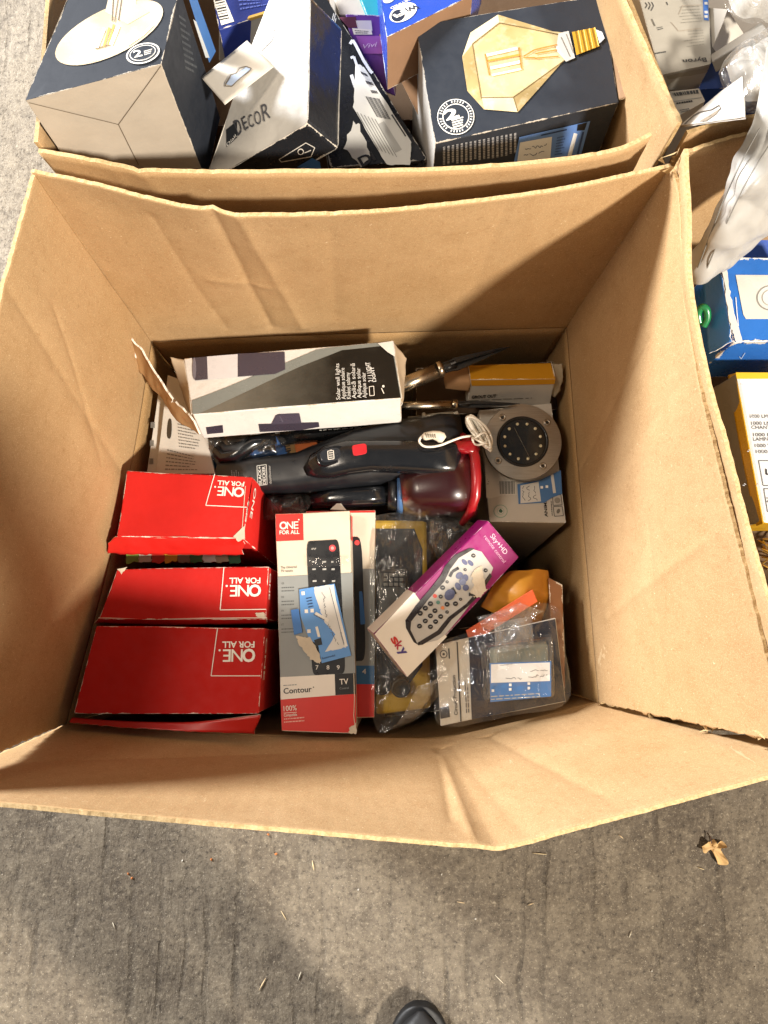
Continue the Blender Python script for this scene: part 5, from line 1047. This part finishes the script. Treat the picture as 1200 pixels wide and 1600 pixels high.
# white sack with stitched seams
ws = thing('white_sack', 'creased white plastic sack with stitched seams draped over the right carton', 'sack', T(at(1150, 300, .60)))
SACK = plain('#aeaba5', .4, bump=.5, bscale=45, var=.1)
rows_ = [px_pts([(1200, 70, .735), (1262, 100, .735), (1360, 120, .72)]), px_pts([(1172, 205, .725), (1212, 225, .735), (1320, 250, .70)]), px_pts([(1128, 290, .695), (1166, 296, .722), (1262, 325, .69)]), px_pts([(1095, 370, .655), (1128, 370, .680), (1186, 382, .65)]), px_pts([(1070, 440, .61), (1096, 442, .635), (1136, 420, .61)])]
wsm = sheet('sack_body', rows_, ws, SACK, SACK, .0025, 70, 110, amp=.009, freq=24, seed=7, smoothrows=True, creases=[((.3, 0), (.45, .5), .006, .02), ((.6, .2), (.35, .9), -.006, .02), ((.1, .5), (.8, .6), .005, .015), ((.7, .1), (.9, .5), .006, .02)])
def ridge(name, lst, r, mat, par): return tube(name, px_pts(lst), r, mat, par, 6, smoothn=60)
ridge('seam', [(1187, 200, .742), (1150, 270, .727), (1118, 345, .692), (1088, 425, .645)], .0006, plain('#77746e', .6), ws); ridge('seam', [(1205, 222, .746), (1166, 285, .731), (1130, 360, .69), (1098, 435, .641)], .0006, plain('#7d7a74', .6), ws)

# upper right
by = Carton('chime_carton', 'white carton printed with an upside down brand name at the upper right', 'carton', [(985, -50), (1105, -50), (1111, 100), (1032, 117)], (.59, .59, .60), .07, carton_mat('#bdb8ac', .5, .5, '#dad4c8', .1), amp=.001, seed=131)
p = by.pr('top'); p.text('Byron', (1102.5, 91), (1066, 94.5), 7.5, ink('#3a3a3c'), 2, .008); p.poly([(1097, -20), (1105.5, -20), (1107, 33), (1099.5, 32)], ink('#4a78c4'), 1)
for v in (6, 20, 27): p.poly([(1100, v-2), (1105, v-2), (1105.5, v+2), (1100.5, v+2)], WHITE, 2)
p.lines([(1096, 36), (1060, 40), (1058, 10), (1092, 8)], 6, ink('#9a968c'), 1, .22, 4); p.lines([(1100, 72), (1064, 78), (1072, 48), (1098, 46)], 6, ink('#9a968c'), 1, .22, 5); p.path([(1060, 24), (1066, 10), (1096, 8)], .8, ink('#b5a898'), 1); p.path([(1048, 36), (1060, 50), (1096, 45)], .8, ink('#b5a898'), 1)
p.path([(1008, 5), (1011, 9), (1008, 14)], 1.2, DGREY, 1); p.path([(1013, 4), (1016, 9), (1013, 16)], 1.2, DGREY, 1); p.path([(1018, 4), (1021, 10), (1017, 18)], 1.2, DGREY, 1); p.line((1041, 4), (1043, 9), 1.4, DGREY, 1); p.lines([(1034, 42), (1024, 44), (1026, 50), (1036, 47)], 2, DGREY, 1, .4, 3); p.line((1018, 31), (1023, 42), 2, ink('#77746c'), 1); p.lines([(1040, 80), (1016, 84), (1016, 88), (1040, 84)], 1, DGREY, 1, .5, 6)
p.build('printed_top', by.o)
q = by.pr('front'); q.rpoly([(1040, 118), (1108, 104), (1104, 112), (1045, 124)], ink('#a39a88'), 1, 1, 7, 3); q.build('torn_edge', by.o)
dy = Carton('leaflet_carton', 'white carton with small print below the chime carton', 'carton', [(1040, 143), (1092, 137), (1102, 158), (1058, 182)], (.585, .585, .60), .06, carton_mat('#cfc9bb', .5, .4), seed=133)
p = dy.pr('top'); p.lines([(1090, 140), (1046, 146), (1050, 152), (1092, 147)], 1, DGREY, 1, .8, 3); p.lines([(1081, 157), (1056, 161), (1057, 164), (1082, 160)], 1, ink('#2a2a2c'), 1, .8, 5, short=0); p.line((1050, 160), (1096, 153), .8, GREY, 1); p.lines([(1076, 169), (1060, 172), (1061, 178), (1078, 174)], 2, DGREY, 1, .5, 8); p.build('print', dy.o)
hc = Carton('slotted_card', 'white hanging card with a long curved slot lying over the upper right carton', 'card', [(1128, 142), (1160, 119), (1164, 182), (1062, 196)], (.66, .66, .68), .002, plain('#d6d1c8', .5, bump=.2), amp=.001, seed=135, body='card', bevel=.0004)
p = hc.pr('top'); p.path([(1070, 194), (1084, 181), (1094, 176), (1112, 172), (1124, 165), (1126, 170), (1112, 180), (1098, 190)], 1.2, ink('#5a5048'), 1); p.poly([(1092, 190), (1112, 178), (1125, 170), (1120, 178), (1104, 189)], ink('#9a8c7c'), 1); p.build('slot', hc.o)
Carton('white_slim_carton', 'slim white carton standing beside the chime carton', 'carton', [(1107, 12), (1137, 14), (1128, 40), (1113, 74)], (.585, .60, .59), .05, carton_mat('#c9c3b8', .5, .4), seed=137)
gs = Carton('grey_bar', 'grey metal bar lying diagonally under the clear bags', 'bar', [(1110, 86), (1190, 34), (1198, 44), (1112, 96)], (.60, .625, .61), .012, plain('#8a857c', .4, bump=.1), seed=138, body='bar_body')
Carton('deep_blue_carton', 'deep blue carton below the grey bar at the upper right', 'carton', [(1115, 90), (1260, 40), (1260, 130), (1090, 140)], (.575, .585, .575), .10, carton_mat('#27407e', .4, .4), seed=139)
for nm, lab, ol_, zz, h_, sd in (('clear_bag', 'clear plastic bag of white parts at the upper right', [(1122, 116), (1140, 84), (1190, 52), (1240, 40), (1250, 150), (1178, 176), (1136, 148)], .640, .022, 3),
    ('clear_bag', 'crumpled clear bag at the very top right corner', [(1128, -10), (1170, -30), (1230, -20), (1230, 40), (1190, 35), (1150, 24)], .63, .022, 5)):
    b_ = thing(nm, lab, 'bag', T(at(ol_[0][0], ol_[0][1], zz-.02)), 'clear bags at the upper right')
    blob('film', ol_, zz, h_, FILMH, b_, .012, 26, sd); blob('contents', [((u-1175)*.8+1175, (v-(100 if sd == 3 else 5))*.75+(100 if sd == 3 else 5)) for u, v in ol_], zz-.012, h_*.8, plain('#c4c0b8', .5, bump=.3, bscale=60), b_, .010, 32, sd+1)
Carton('plain_carton', 'plain grey carton under the white packs at upper right', 'carton', [(1042, -60), (1500, -60), (1500, 170), (1080, 182)], .50, .44, carton_mat('#6a6258', .7, .3), seed=9)

# ================================================================== FLOOR LITTER
lf = thing('dry_leaf', 'small curled dry tan leaf on the concrete at right', 'leaf', T(at(1116, 1330, 0)))
LEAF = plain('#c6a26c', .75, bump=.5, bscale=200, var=.2)
lo = [(1096, 1322), (1104, 1314), (1110, 1316), (1113, 1310), (1118, 1317), (1128, 1314), (1134, 1322), (1124, 1324), (1130, 1334), (1135, 1345), (1133, 1351), (1122, 1350), (1116, 1340), (1111, 1328), (1103, 1332), (1096, 1330)]
c0 = at(1116, 1326, .007); ring = [cr([Vector((*q, 0)) for q in lo+[lo[0]]], i/64) for i in range(64)]; vs_ = [c0]; fs = []
for i, q in enumerate(ring):
    for t in (.3, .6, .85, 1):
        p_ = c0.lerp(at(q.x, q.y, .003), t); vs_.append(p_+Vector((0, 0, .004*t*t*(1+math.sin(i*.55))+.004*dnoise(p_, 130, 3)+.002*dnoise(p_, 330, 5))))
for i in range(64):
    j = (i+1) % 64; fs.append((0, 1+4*i, 1+4*j))
    for r in range(3): fs.append((1+4*i+r, 2+4*i+r, 2+4*j+r, 1+4*j+r))
mk('blade', vs_, [f[::-1] for f in fs], LEAF, lf, smooth=True); tube('stem', px_pts([(1112, 1318, .010), (1110, 1308, .008), (1105, 1301, .004)]), .0009, plain('#4a3424', .7), lf, 6)
spots = [(489, 1352, 1492-1400, 80), (178, 1447, 60, 70), (410, 1538, 62, 118), (843, 1334, 90, 5), (780, 1530, 25, 45), (829, 1413, 14, 160), (443, 1430, 40, 60), (468, 1525, 14, 110), (970, 1307, 16, 40), (1095, 1357, 18, 20), (985, 1460, 16, 110), (720, 1410, 18, 10)]
for k, (u, v, L_, ang) in enumerate(spots):
    L_ = (16, 12, 22, 22, 18, 10, 16, 14, 9, 11, 10, 12)[k]; a = math.radians(ang); c_ = ('#c8b48c', '#d6ccb4', '#cdb48c')[k % 3]
    o = loft('wood_splinter', [(at(u-L_/2*math.cos(a), v-L_/2*math.sin(a), .0016), .0004, .0004), (at(u, v, .0022), .0012 if k in (0, 2) else .0007, .0008), (at(u+L_/2*math.cos(a), v+L_/2*math.sin(a), .0016), .0004, .0004)], plain(c_, .7), None, 6, loc=at(u, v, 0))
    tag(o, ('pale splinter on the floor just left of the front flap point', 'thin pale straw bit far left on the shaded floor', 'longest pale splinter, left of the shoe tips', 'pale straw bit just below the front flap point', 'pale straw bit right of the shoe tips', 'tiny straw bit below the buckled front flap',
        'faint curved straw bit above the longest splinter', 'short straw bit up right of the longest splinter', 'tiny splinter on the floor left of the leaf', 'dark bit just below the dry leaf', 'pale splinter on the open floor below the leaf', 'short splinter on the floor straight above the shoes')[k], 'splinter', 'splinters on the floor')
for k, (u, v) in enumerate(((206, 1372), (330, 1343), (431, 1334), (419, 1304), (200, 1365), (743, 1436), (1018, 1517), (1180, 1512), (690, 1366), (1100, 1445), (560, 1390), (285, 1345))):
    r = .0022 if k < 5 else .0015; rnd = random.Random(k); c_ = at(u, v, r*.8)
    ring = [(rnd.uniform(.6, 1.2)*r) for _ in range(8)]
    vs_ = [c_+Vector((0, 0, r))]+[c_+Vector((math.cos(i*.785)*ring[i], math.sin(i*.785)*ring[i], rnd.uniform(-.3, .3)*r)) for i in range(8)]+[c_-Vector((0, 0, r*.8))]
    o = mk('crumb', vs_, [(0, 1+i, 1+(i+1) % 8) for i in range(8)]+[(9, 1+(i+1) % 8, 1+i) for i in range(8)], plain('#b8703a' if k < 5 else '#cfcabe', .7), None, loc=c_)
    tag(o, 'tiny orange crumb on the shaded concrete in front of the carton' if k < 5 else 'tiny pale grit crumb on the concrete in front of the carton', 'crumb', 'orange crumbs on the floor' if k < 5 else 'pale crumbs on the floor')

# ================================================================== PERSON (only the shoe tips reach into the picture)
pn = thing('person', 'person in black shoes and dark clothes standing at the bottom edge, only shoe tips showing', 'person', T((.0, -.66, 0)))
SUEDE, RUB, CLOTH = plain('#101012', .65, bump=.4, bscale=200), plain('#0d0d0e', .6), plain('#20242c', .9, bump=.4, bscale=260)
def shoe(x, y, ang):
    def P(l, h, s=0): return Vector((x+math.sin(ang)*l+math.cos(ang)*s, y+math.cos(ang)*l, h))
    up_, so_ = [], []
    for i in range(41):
        s_ = (i/40)**1.7; l_ = .010-.285*s_; tf = math.sqrt(max(0, 1-(1-min(1, (.011-l_)/.085))**2)); hf = math.sqrt(max(0, 1-(1-min(1, (.285-(.010-l_)+.002)/.03))**2))
        w_ = (.047-.010*max(0, min(1, (-.10-l_)/.12)))*tf*max(.3, hf); top = .052+.075*max(0, min(1, (-.05-l_)/.13)); top = .030+(top-.030)*tf**.7
        up_.append((P(l_-.004, (top+.012)/2), max(.002, w_), max(.003, (top-.012)/2), 2.5)); so_.append((P(l_*1.03+.004, .011), max(.003, w_+.005), .011, 4))
    u = loft('shoe', up_, SUEDE, pn, 40); loft('sole', so_, RUB, u, 32)
    for k in range(4): tube('lace', [P(-.085-k*.022, .083+k*.008, -.022), P(-.080-k*.022, .091+k*.008, 0), P(-.085-k*.022, .083+k*.008, .022)], .0025, plain('#2b2b2e', .8), u, 6)
    pts_ = [P(-.030, .066, -.026), P(-.050, .074, -.031), P(-.075, .080, -.034)]
    loft('grey_stripe', [(pts_[0], .0022, .0012), (pts_[1], .0036, .0014), (pts_[2], .003, .0012)], plain('#b9b7b2', .5), u, 8)
shoe(.055, -.556, .04); shoe(-.085, -.592, -.06)
me = bpy.data.meshes.new('clothes')
J = [(0, -.72, .98), (.085, -.72, .90), (.072, -.70, .50), (.050, -.72, .10), (-.085, -.73, .90), (-.095, -.72, .50), (-.09, -.75, .10), (0, -.70, 1.15), (0, -.68, 1.38), (0, -.66, 1.50), (0, -.60, 1.62), (0, -.57, 1.72), (.19, -.67, 1.42), (.26, -.55, 1.18), (.10, -.24, 1.20), (-.19, -.67, 1.42), (-.26, -.55, 1.18), (-.10, -.24, 1.20)]
me.from_pydata([Vector(j)-Vector((0, -.66, 0)) for j in J], [(0, 1), (1, 2), (2, 3), (0, 4), (4, 5), (5, 6), (0, 7), (7, 8), (8, 9), (9, 10), (10, 11), (8, 12), (12, 13), (13, 14), (8, 15), (15, 16), (16, 17)], [])
body = bpy.data.objects.new('clothed_body', me); COL.objects.link(body); body.parent = pn; me.materials.append(CLOTH)
sm = body.modifiers.new('skin', 'SKIN')
rad = [.15, .095, .065, .055, .095, .065, .055, .15, .15, .06, .085, .075, .07, .052, .036, .07, .052, .036]
for v, r in zip(me.skin_vertices[0].data if me.skin_vertices else [], rad): v.radius = (r, r)
if me.skin_vertices: me.skin_vertices[0].data[0].use_root = True
body.modifiers.new('sub', 'SUBSURF').render_levels = 2
